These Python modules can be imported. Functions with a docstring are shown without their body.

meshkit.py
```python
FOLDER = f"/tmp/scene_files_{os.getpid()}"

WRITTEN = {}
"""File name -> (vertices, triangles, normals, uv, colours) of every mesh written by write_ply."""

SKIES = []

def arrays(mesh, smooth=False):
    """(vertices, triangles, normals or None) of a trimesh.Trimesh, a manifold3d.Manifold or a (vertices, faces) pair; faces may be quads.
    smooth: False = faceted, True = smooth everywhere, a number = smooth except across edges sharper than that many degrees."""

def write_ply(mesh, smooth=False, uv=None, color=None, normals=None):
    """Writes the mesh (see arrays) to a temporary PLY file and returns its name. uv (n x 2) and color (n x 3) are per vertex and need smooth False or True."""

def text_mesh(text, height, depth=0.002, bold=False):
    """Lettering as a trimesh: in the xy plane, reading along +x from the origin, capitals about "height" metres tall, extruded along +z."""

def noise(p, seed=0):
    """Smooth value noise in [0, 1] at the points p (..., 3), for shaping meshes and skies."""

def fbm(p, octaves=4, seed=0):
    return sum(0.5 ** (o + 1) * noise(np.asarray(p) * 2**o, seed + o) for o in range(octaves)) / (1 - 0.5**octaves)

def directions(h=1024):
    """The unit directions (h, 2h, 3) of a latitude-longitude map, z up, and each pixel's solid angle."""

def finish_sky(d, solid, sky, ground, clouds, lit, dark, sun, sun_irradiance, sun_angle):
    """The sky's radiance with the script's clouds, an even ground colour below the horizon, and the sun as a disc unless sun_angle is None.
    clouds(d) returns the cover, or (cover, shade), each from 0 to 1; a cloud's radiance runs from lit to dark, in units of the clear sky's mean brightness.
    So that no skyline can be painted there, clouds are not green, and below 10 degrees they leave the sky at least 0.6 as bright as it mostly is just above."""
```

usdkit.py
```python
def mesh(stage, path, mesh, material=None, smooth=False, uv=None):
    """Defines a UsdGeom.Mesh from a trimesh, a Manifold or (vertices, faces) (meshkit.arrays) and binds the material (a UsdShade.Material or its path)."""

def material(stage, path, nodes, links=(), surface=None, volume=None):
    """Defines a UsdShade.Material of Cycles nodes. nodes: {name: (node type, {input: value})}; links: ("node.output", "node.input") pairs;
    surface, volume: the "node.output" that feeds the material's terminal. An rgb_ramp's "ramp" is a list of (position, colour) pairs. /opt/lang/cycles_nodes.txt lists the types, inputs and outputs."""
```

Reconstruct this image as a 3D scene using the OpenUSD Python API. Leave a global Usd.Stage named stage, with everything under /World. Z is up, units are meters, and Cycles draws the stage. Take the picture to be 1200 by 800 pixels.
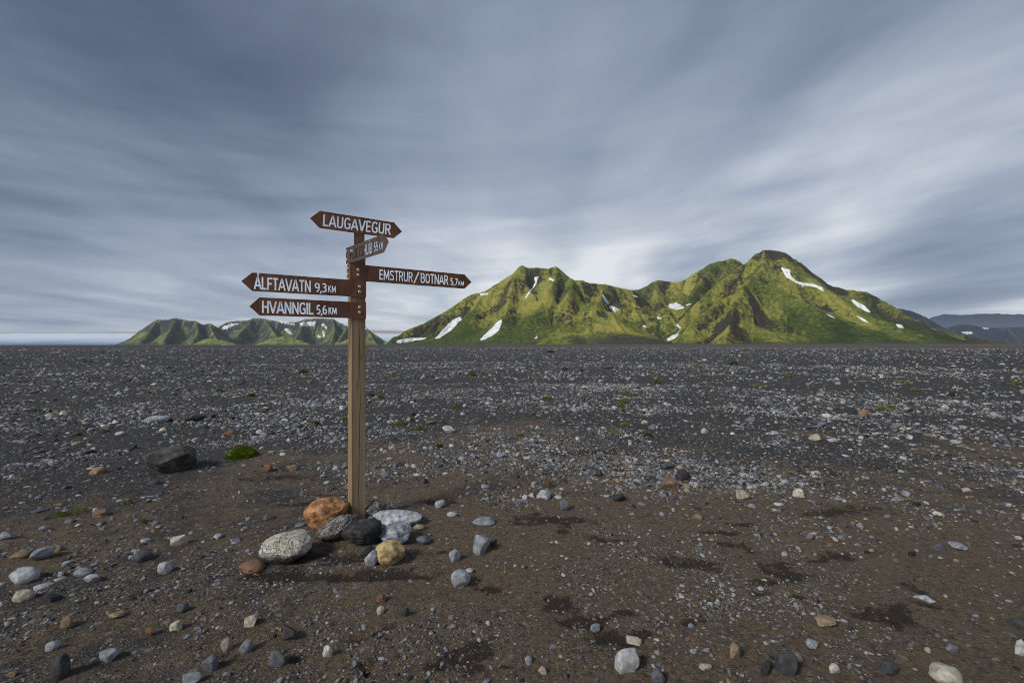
import math, random
import numpy as np, trimesh, usdkit, meshkit
from pxr import Usd, UsdGeom, UsdLux, UsdShade, Gf, Sdf, Vt
from shapely.geometry import Polygon, LineString, Point, box as sbox
from shapely.ops import unary_union
from shapely import affinity
from scipy.ndimage import gaussian_filter

stage = Usd.Stage.CreateInMemory()
UsdGeom.SetStageUpAxis(stage, 'Z')
UsdGeom.Xform.Define(stage, '/World')
L = '/World/Looks'
FPX, CAM_H, HY = 533.0, 1.25, 404.0          # focal length in pixels of the 1200 px photograph, eye height, horizon row

# ------------------------------------------------------------------ camera
cam = UsdGeom.Camera.Define(stage, '/World/camera')
cam.CreateHorizontalApertureAttr(36.0)
cam.CreateFocalLengthAttr(36.0 * FPX / 1200)
cam.CreateVerticalApertureAttr(24.0)
cam.CreateVerticalApertureOffsetAttr(4 / 1200 * 36)
cam.CreateClippingRangeAttr((0.05, 60000.0))
cam.CreateExposureAttr(1.08)
cam.AddTranslateOp().Set((0, 0, CAM_H))
cam.AddRotateXYZOp().Set((90, 0, 0))

# ------------------------------------------------------------------ sky and sun
SUN = np.array([-0.60, -0.52, 0.58]); SUN /= np.linalg.norm(SUN)
SUN_I = 0.4
sun = UsdLux.DistantLight.Define(stage, '/World/sun')
sun.CreateIntensityAttr(SUN_I); sun.CreateAngleAttr(14.0); sun.CreateNormalizeAttr(True)
sun.CreateColorAttr((1.0, 0.95, 0.86))
sun.AddRotateXYZOp().Set((math.degrees(math.acos(SUN[2])), 0, math.degrees(math.atan2(SUN[0], -SUN[1]))))

def px_dir(px, py):
    d = np.array([(px - 600) / FPX, 1.0, (HY - py) / FPX]); return d / np.linalg.norm(d)

def sky_material():
    n, k = {}, []
    n['tc'] = ('texture_coordinate', {})
    n['sep'] = ('separate_xyz', {})
    k.append(('tc.generated', 'sep.vector'))
    def m(name, op, a, b=0.0, c=0.0, clamp=False):
        vals = {}
        for i, v in enumerate((a, b, c)):
            if isinstance(v, str): k.append((v, f'{name}.value{i+1}'))
            else: vals[f'value{i+1}'] = v
        n[name] = ('math', {'math_type': op, 'use_clamp': clamp, **vals}); return name + '.value'
    zc = m('zc', 'maximum', 'sep.z', 0.0)
    zz = m('zz', 'add', zc, 0.075)
    u = m('u', 'divide', 'sep.x', zz); v = m('v', 'divide', 'sep.y', zz)
    # cloud sheet seen in perspective, drawn out along the wind (a long exposure): streaks fan out from the horizon
    n['cu'] = ('combine_xyz', {}); k += [(u, 'cu.x'), (v, 'cu.y')]
    def streak(name, rot, sx, sy, detail, rough, dist, loc=(0, 0, 0)):
        n[name + 'm'] = ('mapping', {'mapping_type': 'point', 'rotation': (0, 0, rot), 'scale': (1, 1, 1)})
        n[name + 's'] = ('mapping', {'mapping_type': 'point', 'location': loc, 'scale': (sx, sy, 1)})
        n[name] = ('noise_texture', {'dimensions': '3D', 'scale': 1.0, 'detail': detail, 'roughness': rough, 'distortion': dist})
        k.extend([('cu.vector', name + 'm.vector'), (name + 'm.vector', name + 's.vector'), (name + 's.vector', name + '.vector')])
        return name + '.fac'
    a = streak('na', 0.06, 0.60, 0.24, 3.0, 0.5, 0.5, (9.7, 2.8, 0))
    b = streak('nb', 0.03, 1.7, 0.75, 6.0, 0.58, 0.9, (8.3, 2.2, 0))
    t = m('t1', 'multiply_add', a, 0.95, 0.045)
    t = m('t2', 'multiply_add', b, 0.30, m('t2b', 'add', t, -0.15))
    # layered banks seen edge-on low over the horizon
    n['cb'] = ('combine_xyz', {}); az = m('az', 'arctan2', 'sep.x', 'sep.y')
    k += [(m('az2', 'multiply', az, 1.7), 'cb.x'), (m('zb', 'multiply_add', az, -1.1, m('zb2', 'multiply', zc, 15.0)), 'cb.y')]
    n['nc'] = ('noise_texture', {'scale': 1.0, 'detail': 5.0, 'roughness': .55, 'distortion': .25}); k.append(('cb.vector', 'nc.vector'))
    lowb = m('lowb', 'exponent', m('lowb0', 'multiply', zc, -3.6))
    t = m('t2c', 'multiply_add', m('ncc', 'multiply_add', 'nc.fac', 1.25, -0.625), lowb, t)
    # broad lobes in the cloud cover: (direction, sharpness, gain)
    lobes = [((30, 30), 7.0, -0.46), ((640, 190), 12.0, 0.16), ((1170, 300), 70.0, -0.26), ((1100, 300), 160.0, -0.20), ((750, 324), 1300.0, 0.24), ((700, 326), 1300.0, 0.20), ((170, 330), 330.0, 0.14), ((1010, 248), 90.0, 0.20), ((1140, 190), 60.0, 0.06), ((180, 240), 16.0, -0.04), ((1180, 30), 14.0, -0.05), ((820, 30), 16.0, -0.10), ((1060, 335), 250.0, -0.10)]
    for i, ((px, py), sh, g) in enumerate(lobes):
        n[f'vd{i}'] = ('vector_math', {'math_type': 'dot_product', 'vector2': tuple(px_dir(px, py))})
        k.append(('tc.generated', f'vd{i}.vector1'))
        e = m(f'e{i}', 'multiply', m(f'd{i}', 'subtract', f'vd{i}.value', 1.0), sh)
        t = m(f'l{i}', 'multiply_add', m(f'x{i}', 'exponent', e), g, t)
    # brighter, thinner cloud low down
    h = m('hz', 'exponent', m('hz0', 'multiply', zc, -6.5))
    t = m('t3', 'multiply_add', h, 0.58, t)
    t = m('t4', 'multiply_add', m('up', 'subtract', 'sep.z', 0.30), -0.16, t)
    n['ramp'] = ('rgb_ramp', {'ramp': [(0.0, (.045, .065, .115)), (0.22, (.122, .152, .226)), (0.45, (.238, .284, .376)), (0.65, (.350, .402, .492)), (0.82, (.510, .555, .625)), (1.0, (.74, .77, .80))]})
    k.append((t, 'ramp.fac'))
    n['gain'] = ('vector_math', {'math_type': 'scale', 'scale': 6.25}); k.append(('ramp.color', 'gain.vector1'))
    n['sky'] = ('sky_texture', {'sky_type': 'single_scattering', 'sun_disc': False, 'sun_elevation': math.asin(SUN[2]), 'sun_rotation': math.atan2(SUN[0], SUN[1])})
    n['mx'] = ('mix', {'mix_type': 'mix', 'fac': 0.97}); k += [('sky.color', 'mx.color1'), ('gain.vector', 'mx.color2')]
    n['bg'] = ('background_shader', {'strength': 0.08}); k.append(('mx.color', 'bg.color'))
    return usdkit.material(stage, L + '/sky_look', n, k, surface='bg.background')

sky = UsdLux.DomeLight.Define(stage, '/World/sky')
UsdShade.MaterialBindingAPI.Apply(sky.GetPrim()).Bind(sky_material())
sky.GetPrim().SetCustomDataByKey('kind', 'structure')

# ------------------------------------------------------------------ helpers
COUNT = {}
def numbered(name, parent='/World'):
    key = (str(parent), name); c = COUNT.get(key, 0); COUNT[key] = c + 1
    return f'{parent}/{name}' + (f'_{c:03d}' if c else '')
def tag(p, label=None, cat=None, group=None, kind=None):
    for kk, vv in (('label', label), ('category', cat), ('group', group), ('kind', kind)):
        if vv: p.SetCustomDataByKey(kk, vv)
    return p
def obj(name, mesh, mat, parent='/World', smooth=False, prims=None):
    path = numbered(name, parent)
    m = usdkit.mesh(stage, path, mesh, mat, smooth=smooth)
    for key, arr in (prims or {}).items():
        UsdGeom.PrimvarsAPI(m).CreatePrimvar(key, Sdf.ValueTypeNames.FloatArray, 'vertex').Set(Vt.FloatArray.FromNumpy(np.asarray(arr, np.float32)))
    return m.GetPrim()
def xform(name, loc=(0, 0, 0)):
    x = UsdGeom.Xform.Define(stage, numbered(name)); x.AddTranslateOp().Set(tuple(map(float, loc))); return x.GetPrim()
fbm, noise = meshkit.fbm, meshkit.noise
def fb2(x, y, s, o=4, seed=0):
    return fbm(np.stack([x * s, y * s, np.zeros_like(x) + seed * 7.31], -1), o, seed)

# ------------------------------------------------------------------ materials
def simple(name, col, rough=0.8, metal=0.0):
    return usdkit.material(stage, f'{L}/{name}', {'p': ('principled_bsdf', {'base_color': col, 'roughness': rough, 'metallic': metal})}, [], surface='p.BSDF')

def ground_material():
    n = {
        'g': ('geometry', {}),
        'sx': ('separate_xyz', {}),
        'sand': ('attribute', {'attribute': 'sand'}),
        'crust': ('attribute', {'attribute': 'crust'}),
        'far': ('attribute', {'attribute': 'far'}), 'wash': ('attribute', {'attribute': 'wash'}), 'm6': ('mix', {'color2': (.082, .070, .062)}),
        'n1': ('noise_texture', {'scale': 9.0, 'detail': 6.0, 'roughness': 0.65}),
        'n2': ('noise_texture', {'scale': 48.0, 'detail': 7.0, 'roughness': 0.8}),
        'n1c': ('noise_texture', {'scale': 14.0, 'detail': 7.0, 'roughness': 0.75}),
        'n3': ('noise_texture', {'scale': 0.35, 'detail': 5.0, 'roughness': 0.6}),
        'v1': ('voronoi_texture', {'scale': 95.0, 'feature': 'f1'}),
        'v2': ('voronoi_texture', {'scale': 26.0, 'feature': 'f1'}),
        'v3': ('voronoi_texture', {'scale': 7.0, 'feature': 'f1'}),
        # brown sand
        'csand': ('rgb_ramp', {'ramp': [(0.28, (.058, .040, .025)), (0.5, (.150, .110, .070)), (0.72, (.262, .204, .140))]}),
        # dark gravel
        'cgrav': ('rgb_ramp', {'ramp': [(0.28, (.018, .017, .016)), (0.5, (.050, .047, .046)), (0.75, (.118, .112, .110))]}),
        'peb': ('rgb_ramp', {'ramp': [(0.0, (.03, .03, .033)), (0.35, (.055, .056, .062)), (0.6, (.10, .105, .12)), (0.8, (.17, .18, .20)), (0.92, (.26, .25, .22)), (1.0, (.38, .37, .35))]}),
        'pc': ('separate_color', {'color_type': 'rgb'}),
        'pc2': ('separate_color', {'color_type': 'rgb'}),
        'pc3': ('separate_color', {'color_type': 'rgb'}),
        'peb2': ('rgb_ramp', {'ramp': [(0.0, (.03, .03, .033)), (0.5, (.06, .06, .066)), (0.75, (.11, .115, .13)), (0.9, (.19, .19, .20)), (1.0, (.36, .35, .32))]}),
        'peb3': ('rgb_ramp', {'ramp': [(0.0, (.020, .020, .023)), (0.6, (.036, .036, .041)), (0.85, (.062, .063, .070)), (1.0, (.18, .17, .155))]}),
        'm1': ('mix', {}), 'm2': ('mix', {}), 'm3': ('mix', {}), 'm4': ('mix', {'color2': (.020, .015, .011)}), 'm5': ('mix', {}),
        'rim': ('map_range', {'from_min': 0.25, 'from_max': 0.6, 'to_min': 1.0, 'to_max': 0.0, 'clamp': True}),
        'rim2': ('map_range', {'from_min': 0.3, 'from_max': 0.55, 'to_min': 1.0, 'to_max': 0.0, 'clamp': True}),
        'pick': ('math', {'math_type': 'greater_than', 'value2': 0.42}),
        'pick2': ('math', {'math_type': 'greater_than', 'value2': 0.55}),
        'f1': ('math', {'math_type': 'multiply'}), 'f2': ('math', {'math_type': 'multiply'}),
        'sandn': ('math', {'math_type': 'multiply_add', 'value2': 0.8}), 'sandr': ('map_range', {'from_min': 0.74, 'from_max': 1.04, 'clamp': True}),
        'crn': ('math', {'math_type': 'multiply_add', 'value2': 1.5}), 'crr': ('map_range', {'from_min': 1.02, 'from_max': 1.20, 'to_max': .80, 'clamp': True}),
        'inv': ('math', {'math_type': 'subtract', 'value1': 1.0}), 'invs': ('math', {'math_type': 'multiply', 'value2': .5}),
        'gm': ('math', {'math_type': 'multiply'}), 'gm2': ('math', {'math_type': 'multiply'}),
        'hb': ('math', {'math_type': 'multiply_add', 'value2': 0.6}),
        'h2': ('math', {'math_type': 'multiply_add', 'value2': -0.5}),
        'h3': ('math', {'math_type': 'multiply_add', 'value2': -0.9}),
        'bump': ('bump', {'strength': 1.0, 'distance': 0.035}),
        'p': ('principled_bsdf', {'roughness': 0.92, 'specular_ior_level': 0.25}),
    }
    k = [('g.position', x + '.vector') for x in ('n1', 'n1c', 'n2', 'n3', 'v1', 'v2', 'v3')]
    k += [('n2.fac', 'csand.fac'), ('n2.fac', 'cgrav.fac'),
          ('v1.color', 'pc.color'), ('pc.r', 'peb.fac'), ('v2.color', 'pc2.color'), ('pc2.r', 'peb2.fac'), ('v3.color', 'pc3.color'), ('pc3.r', 'peb3.fac'),
          ('n1.fac', 'sandn.value1'), ('sand.fac', 'sandn.value3'), ('sandn.value', 'sandr.value'), ('sandr.result', 'm1.fac'),
          ('cgrav.color', 'm1.color1'), ('csand.color', 'm1.color2'),
          ('v1.distance', 'rim.value'), ('pc.g', 'pick.value1'), ('pick.value', 'f1.value1'), ('rim.result', 'f1.value2'),
          ('sandr.result', 'invs.value1'), ('invs.value', 'inv.value2'), ('f1.value', 'gm.value1'), ('inv.value', 'gm.value2'), ('gm.value', 'm2.fac'),
          ('m1.color', 'm2.color1'), ('peb.color', 'm2.color2'),
          ('v2.distance', 'rim2.value'), ('pc2.g', 'pick2.value1'), ('pick2.value', 'f2.value1'), ('rim2.result', 'f2.value2'),
          ('f2.value', 'gm2.value1'), ('inv.value', 'gm2.value2'), ('gm2.value', 'm3.fac'), ('m2.color', 'm3.color1'), ('peb2.color', 'm3.color2'),
          ('far.fac', 'm5.fac'), ('m3.color', 'm5.color1'), ('peb3.color', 'm5.color2'),
          ('n1c.fac', 'crn.value1'), ('crust.fac', 'crn.value3'), ('crn.value', 'crr.value'), ('crr.result', 'm4.fac'), ('wash.fac', 'm6.fac'), ('m5.color', 'm6.color1'), ('m6.color', 'm4.color1'),
          ('m4.color', 'p.base_color'),
          ('n1.fac', 'hb.value1'), ('n2.fac', 'hb.value3'), ('gm.value', 'gmh.value1'), ('hb.value', 'gmh.value3'), ('gmh.value', 'bump.height'), ('bump.normal', 'p.normal')]
    n['gmh'] = ('math', {'math_type': 'multiply_add', 'value2': 0.5})
    for x in ('h2', 'h3', 'sx'): n.pop(x)
    return usdkit.material(stage, L + '/ground_look', n, k, surface='p.BSDF')

def stone_material(name, ramp, nscale=4.0, bump=0.9, pits=0.0, fixed=None, mottling=0.55):
    n = {'oi': ('object_info', {}), 'tc': ('texture_coordinate', {}),
         'na': ('noise_texture', {'scale': nscale, 'detail': 6.0, 'roughness': 0.65}),
         'nb': ('noise_texture', {'scale': nscale * 4, 'detail': 6.0, 'roughness': 0.75}),
         'r': ('rgb_ramp', {'ramp': ramp}),
         'mul': ('map_range', {'from_min': 0.32, 'from_max': 0.68, 'to_min': 1 - mottling, 'to_max': 1 + mottling}),
         'c': ('vector_math', {'math_type': 'scale'}),
         'b': ('bump', {'strength': bump, 'distance': 0.006}),
         'p': ('principled_bsdf', {'roughness': 0.85, 'specular_ior_level': 0.3})}
    k = [('tc.object', 'na.vector'), ('tc.object', 'nb.vector'), ('na.fac', 'mul.value'), ('r.color', 'c.vector1'), ('mul.result', 'c.scale'), ('c.vector', 'p.base_color'), ('nb.fac', 'b.height'), ('b.normal', 'p.normal')]
    k.append(('na.fac' if fixed else 'oi.random', 'r.fac'))
    if pits:
        n['v'] = ('voronoi_texture', {'scale': pits}); n['vr'] = ('map_range', {'from_min': 0.12, 'from_max': 0.42, 'to_min': 0.0, 'to_max': 1.0, 'clamp': True})
        n['vj'] = ('mix', {'mix_type': 'multiply', 'fac': 0.8})
        n['hh'] = ('math', {'math_type': 'multiply_add', 'value2': 1.6})
        n['b'] = ('bump', {'strength': 0.9, 'distance': 0.01})
        k = [x for x in k if x[1] not in ('b.height', 'p.base_color')]
        n['vc'] = ('combine_xyz', {})
        k += [('tc.object', 'v.vector'), ('v.distance', 'vr.value'), ('vr.result', 'hh.value1'), ('nb.fac', 'hh.value3'), ('hh.value', 'b.height'),
              ('vr.result', 'vc.x'), ('vr.result', 'vc.y'), ('vr.result', 'vc.z'), ('c.vector', 'vj.color1'), ('vc.vector', 'vj.color2'), ('vj.color', 'p.base_color')]
    return usdkit.material(stage, f'{L}/{name}', n, k, surface='p.BSDF')

R = stone_material
M = {
    'grey': R('grey_stone', [(0, (.060, .064, .074)), (.3, (.12, .13, .15)), (.6, (.21, .228, .258)), (.85, (.29, .305, .325)), (1, (.38, .38, .375))]),
    'dark': R('dark_stone', [(0, (.018, .018, .02)), (.5, (.038, .039, .043)), (1, (.07, .073, .08))]),
    'cream': R('cream_stone', [(0, (.22, .19, .14)), (.5, (.34, .31, .25)), (1, (.45, .43, .38))]),
    'tan': R('tan_stone', [(0, (.12, .085, .05)), (.5, (.20, .14, .085)), (1, (.26, .20, .14))]),
    'rust': R('rust_stone', [(0, (.09, .05, .032)), (.5, (.16, .09, .052)), (1, (.18, .12, .085))]),
    'orange': R('orange_boulder_look', [(.28, (.17, .08, .035)), (.45, (.26, .125, .052)), (.58, (.33, .175, .080)), (.72, (.27, .15, .075))], 22, .9, fixed=1),
    'ochre': R('ochre_rock_look', [(.3, (.18, .125, .055)), (.5, (.31, .225, .105)), (.7, (.36, .285, .165))], 26, .9, fixed=1),
    'scoria': R('grey_scoria_look', [(.3, (.06, .06, .06)), (.5, (.14, .135, .13)), (.7, (.26, .25, .235))], 26, .9, pits=85, fixed=1),
    'lava': R('black_lava_look', [(.3, (.014, .013, .014)), (.55, (.035, .034, .037)), (.75, (.08, .08, .085))], 30, 1.0, fixed=1),
    'slab': R('pale_slab_look', [(.3, (.16, .18, .21)), (.5, (.30, .32, .345)), (.7, (.38, .39, .40))], 26, .9, fixed=1),
    'blue': R('blue_grey_rock_look', [(.3, (.07, .08, .10)), (.5, (.15, .165, .20)), (.62, (.24, .25, .28)), (.7, (.30, .20, .12)), (.75, (.16, .16, .18))], 22, .9, fixed=1),
    'basalt': R('basalt_look', [(.3, (.022, .021, .021)), (.5, (.045, .043, .042)), (.7, (.075, .073, .072))], 14, 1.0, fixed=1),
}
def lichen_rock():     # pale crust over the porous top, bare dark stone round the foot
    n = {'tc': ('texture_coordinate', {}), 's': ('separate_xyz', {}),
         'na': ('noise_texture', {'scale': 16.0, 'detail': 6.0, 'roughness': .7}), 'nb': ('noise_texture', {'scale': 90.0, 'detail': 4.0, 'roughness': .7}),
         'v': ('voronoi_texture', {'scale': 105.0}), 'vr': ('map_range', {'from_min': .10, 'from_max': .42, 'to_min': .15, 'clamp': True}),
         'zz': ('math', {'math_type': 'multiply_add', 'value2': 0.10}), 'zr': ('map_range', {'from_min': 0.125, 'from_max': 0.165, 'clamp': True}),
         'pale': ('rgb_ramp', {'ramp': [(.3, (.20, .19, .16)), (.5, (.40, .385, .33)), (.7, (.55, .54, .48))]}),
         'drk': ('rgb_ramp', {'ramp': [(.3, (.025, .026, .028)), (.7, (.09, .092, .1))]}),
         'm': ('mix', {}), 'pit': ('mix', {'color1': (.035, .034, .032)}), 'hh': ('math', {'math_type': 'multiply_add', 'value2': 1.6}),
         'b': ('bump', {'strength': 1.0, 'distance': .01}), 'p': ('principled_bsdf', {'roughness': .9, 'specular_ior_level': .25})}
    k = [('tc.object', 's.vector'), ('tc.object', 'na.vector'), ('tc.object', 'nb.vector'), ('tc.object', 'v.vector'), ('v.distance', 'vr.value'),
         ('na.fac', 'zz.value1'), ('s.z', 'zz.value3'), ('zz.value', 'zr.value'), ('zr.result', 'm.fac'), ('na.fac', 'pale.fac'), ('na.fac', 'drk.fac'), ('drk.color', 'm.color1'), ('pale.color', 'm.color2'),
         ('vr.result', 'pit.fac'), ('m.color', 'pit.color2'), ('pit.color', 'p.base_color'), ('vr.result', 'hh.value1'), ('nb.fac', 'hh.value3'), ('hh.value', 'b.height'), ('b.normal', 'p.normal')]
    return usdkit.material(stage, L + '/lichen_rock_look', n, k, surface='p.BSDF')
M['lichen'] = lichen_rock()

def steel_material(name='rusted_steel', ramp=((.45, (.056, .023, .012)), (.62, (.112, .043, .020)), (.75, (.165, .066, .028)), (.9, (.21, .098, .046)))):
    n = {'g': ('geometry', {}), 'mp': ('mapping', {'mapping_type': 'point', 'scale': (1, 1, 0.35)}),
         'na': ('noise_texture', {'scale': 14.0, 'detail': 6.0, 'roughness': .65}), 'nb': ('noise_texture', {'scale': 160.0, 'detail': 4.0, 'roughness': .7}),
         'mx': ('math', {'math_type': 'multiply_add', 'value2': .35}), 'r': ('rgb_ramp', {'ramp': list(ramp)}),
         'b': ('bump', {'strength': .35, 'distance': .002}), 'p': ('principled_bsdf', {'roughness': .55, 'specular_ior_level': .5})}
    k = [('g.position', 'mp.vector'), ('mp.vector', 'na.vector'), ('g.position', 'nb.vector'), ('nb.fac', 'mx.value1'), ('na.fac', 'mx.value3'), ('mx.value', 'r.fac'), ('r.color', 'p.base_color'), ('nb.fac', 'b.height'), ('b.normal', 'p.normal')]
    return usdkit.material(stage, f'{L}/{name}', n, k, surface='p.BSDF')
M['steel'] = steel_material()
M['steelgrey'] = steel_material('greyed_steel', [(.45, (.030, .019, .015)), (.62, (.052, .033, .026)), (.75, (.074, .047, .036)), (.9, (.100, .066, .052))])  # copy of the rust with grazing sky reflection put into its grey colour
M['bolt'] = simple('bolt_zinc', (.52, .47, .40), .35, .7)

def wood_material():
    n = {'tc': ('texture_coordinate', {}), 'mp': ('mapping', {'mapping_type': 'point', 'scale': (1, 1, .035)}), 'mc': ('mapping', {'mapping_type': 'point', 'scale': (1, 1, .09)}),
         'gr': ('noise_texture', {'scale': 130.0, 'detail': 5.0, 'roughness': .65, 'distortion': .4}), 'lo': ('noise_texture', {'scale': 22.0, 'detail': 3.0}),
         'ck': ('noise_texture', {'scale': 55.0, 'detail': 3.0, 'roughness': .5}),
         'kn': ('voronoi_texture', {'scale': 3.2}), 'knr': ('map_range', {'from_min': .03, 'from_max': .10, 'clamp': True}),
         'mk': ('mapping', {'mapping_type': 'point', 'scale': (3.2, 3.2, .9)}),
         'r': ('rgb_ramp', {'ramp': [(.28, (.075, .046, .023)), (.45, (.160, .104, .054)), (.58, (.230, .158, .088)), (.75, (.300, .230, .150))]}),
         'sum': ('math', {'math_type': 'multiply_add', 'value2': .55}), 'off': ('math', {'math_type': 'multiply', 'value2': .65}),
         'cr': ('map_range', {'from_min': .29, 'from_max': .35, 'clamp': True}),
         'mm': ('mix', {'color1': (.028, .016, .009)}), 'm2': ('mix', {'color1': (.05, .028, .014)}),
         'b': ('bump', {'strength': .55, 'distance': .003}), 'p': ('principled_bsdf', {'roughness': .8, 'specular_ior_level': .3})}
    k = [('tc.object', 'mp.vector'), ('tc.object', 'mc.vector'), ('tc.object', 'mk.vector'), ('mp.vector', 'gr.vector'), ('mp.vector', 'lo.vector'), ('mc.vector', 'ck.vector'), ('mk.vector', 'kn.vector'),
         ('lo.fac', 'off.value1'), ('gr.fac', 'sum.value1'), ('off.value', 'sum.value3'), ('sum.value', 'r.fac'), ('ck.fac', 'cr.value'), ('cr.result', 'mm.fac'), ('r.color', 'mm.color2'),
         ('kn.distance', 'knr.value'), ('knr.result', 'm2.fac'), ('mm.color', 'm2.color2'), ('m2.color', 'p.base_color'), ('gr.fac', 'b.height'), ('b.normal', 'p.normal')]
    return usdkit.material(stage, L + '/weathered_wood', n, k, surface='p.BSDF')
M['wood'] = wood_material()

def leaf_material(name, ramp):
    n = {'g': ('geometry', {}), 'na': ('noise_texture', {'scale': 60.0, 'detail': 3.0}), 'r': ('rgb_ramp', {'ramp': ramp}), 'mix': ('math', {'math_type': 'multiply_add', 'value2': .5}), 'hf': ('math', {'math_type': 'multiply', 'value2': .5}),
         'd': ('diffuse_bsdf', {}), 't': ('translucent_bsdf', {}), 'm': ('mix_closure', {'fac': .25})}
    k = [('g.position', 'na.vector'), ('na.fac', 'hf.value1'), ('g.random_per_island', 'mix.value1'), ('hf.value', 'mix.value3'), ('mix.value', 'r.fac'), ('r.color', 'd.color'), ('r.color', 't.color'), ('d.BSDF', 'm.closure1'), ('t.BSDF', 'm.closure2')]
    return usdkit.material(stage, f'{L}/{name}', n, k, surface='m.closure')
M['moss'] = leaf_material('moss_green', [(.2, (.04, .065, .012)), (.5, (.10, .155, .025)), (.8, (.19, .24, .05))])
M['lime'] = leaf_material('lime_moss', [(.2, (.08, .12, .012)), (.5, (.18, .26, .03)), (.8, (.30, .36, .06))])
M['herb'] = leaf_material('herb_yellow_green', [(.2, (.11, .13, .03)), (.5, (.24, .25, .07)), (.8, (.40, .38, .16))])
M['bloom'] = leaf_material('pale_bloom', [(.2, (.30, .30, .22)), (.8, (.55, .55, .48))])

def hill_material(name, rock, grass, moss, tint=1.0):
    n = {'g': ('geometry', {}), 'am': ('attribute', {'attribute': 'moss'}), 'at': ('attribute', {'attribute': 'tone'}), 'asr': ('attribute', {'attribute': 'scree'}),
         'na': ('noise_texture', {'scale': .022, 'detail': 8.0, 'roughness': .68}), 'nb': ('noise_texture', {'scale': .07, 'detail': 8.0, 'roughness': .75}),
         'm1': ('math', {'math_type': 'multiply_add', 'value2': 1.1}), 'm2': ('math', {'math_type': 'multiply_add', 'value2': 1.8}), 'mr': ('map_range', {'from_min': 1.74, 'from_max': 1.99, 'clamp': True}),
         't1': ('math', {'math_type': 'multiply_add', 'value2': 2.2}), 't2': ('math', {'math_type': 'multiply_add', 'value2': .5}), 'tr': ('map_range', {'from_min': 1.42, 'from_max': 2.28, 'clamp': True}),
         'gr': ('rgb_ramp', {'ramp': [(0, grass[0]), (.4, grass[1]), (.7, moss[0]), (1, moss[1])]}),
         'rr': ('rgb_ramp', {'ramp': [(.3, rock[0]), (.7, rock[1])]}),
         'mx': ('mix', {}), 'sc': ('mix', {'color2': (.075, .062, .055)}),
         'b': ('bump', {'strength': .9, 'distance': 14.0}), 'p': ('principled_bsdf', {'roughness': .95, 'specular_ior_level': .1})}
    k = [('g.position', 'na.vector'), ('g.position', 'nb.vector'), ('na.fac', 'm1.value1'), ('am.fac', 'm1.value3'), ('nb.fac', 'm2.value1'), ('m1.value', 'm2.value3'), ('m2.value', 'mr.value'),
         ('nb.fac', 't1.value1'), ('at.fac', 't1.value3'), ('na.fac', 't2.value1'), ('t1.value', 't2.value3'), ('t2.value', 'tr.value'), ('tr.result', 'gr.fac'), ('nb.fac', 'rr.fac'),
         ('mr.result', 'mx.fac'), ('rr.color', 'mx.color1'), ('gr.color', 'mx.color2'), ('asr.fac', 'sc.fac'), ('mx.color', 'sc.color1'), ('sc.color', 'p.base_color'), ('nb.fac', 'b.height'), ('b.normal', 'p.normal')]
    return usdkit.material(stage, f'{L}/{name}', n, k, surface='p.BSDF')
GRASS, MOSS, ROCK = ((.036, .056, .018), (.080, .108, .028)), ((.185, .200, .042), (.330, .310, .075)), ((.030, .028, .020), (.088, .080, .058))
M['hill'] = hill_material('mossy_mountain', ROCK, GRASS, MOSS)
M['hillfar'] = hill_material('far_mossy_hills', ((.03, .035, .042), (.06, .066, .075)), ((.036, .064, .036), (.070, .108, .040)), ((.140, .175, .045), (.25, .25, .075)))
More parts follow.
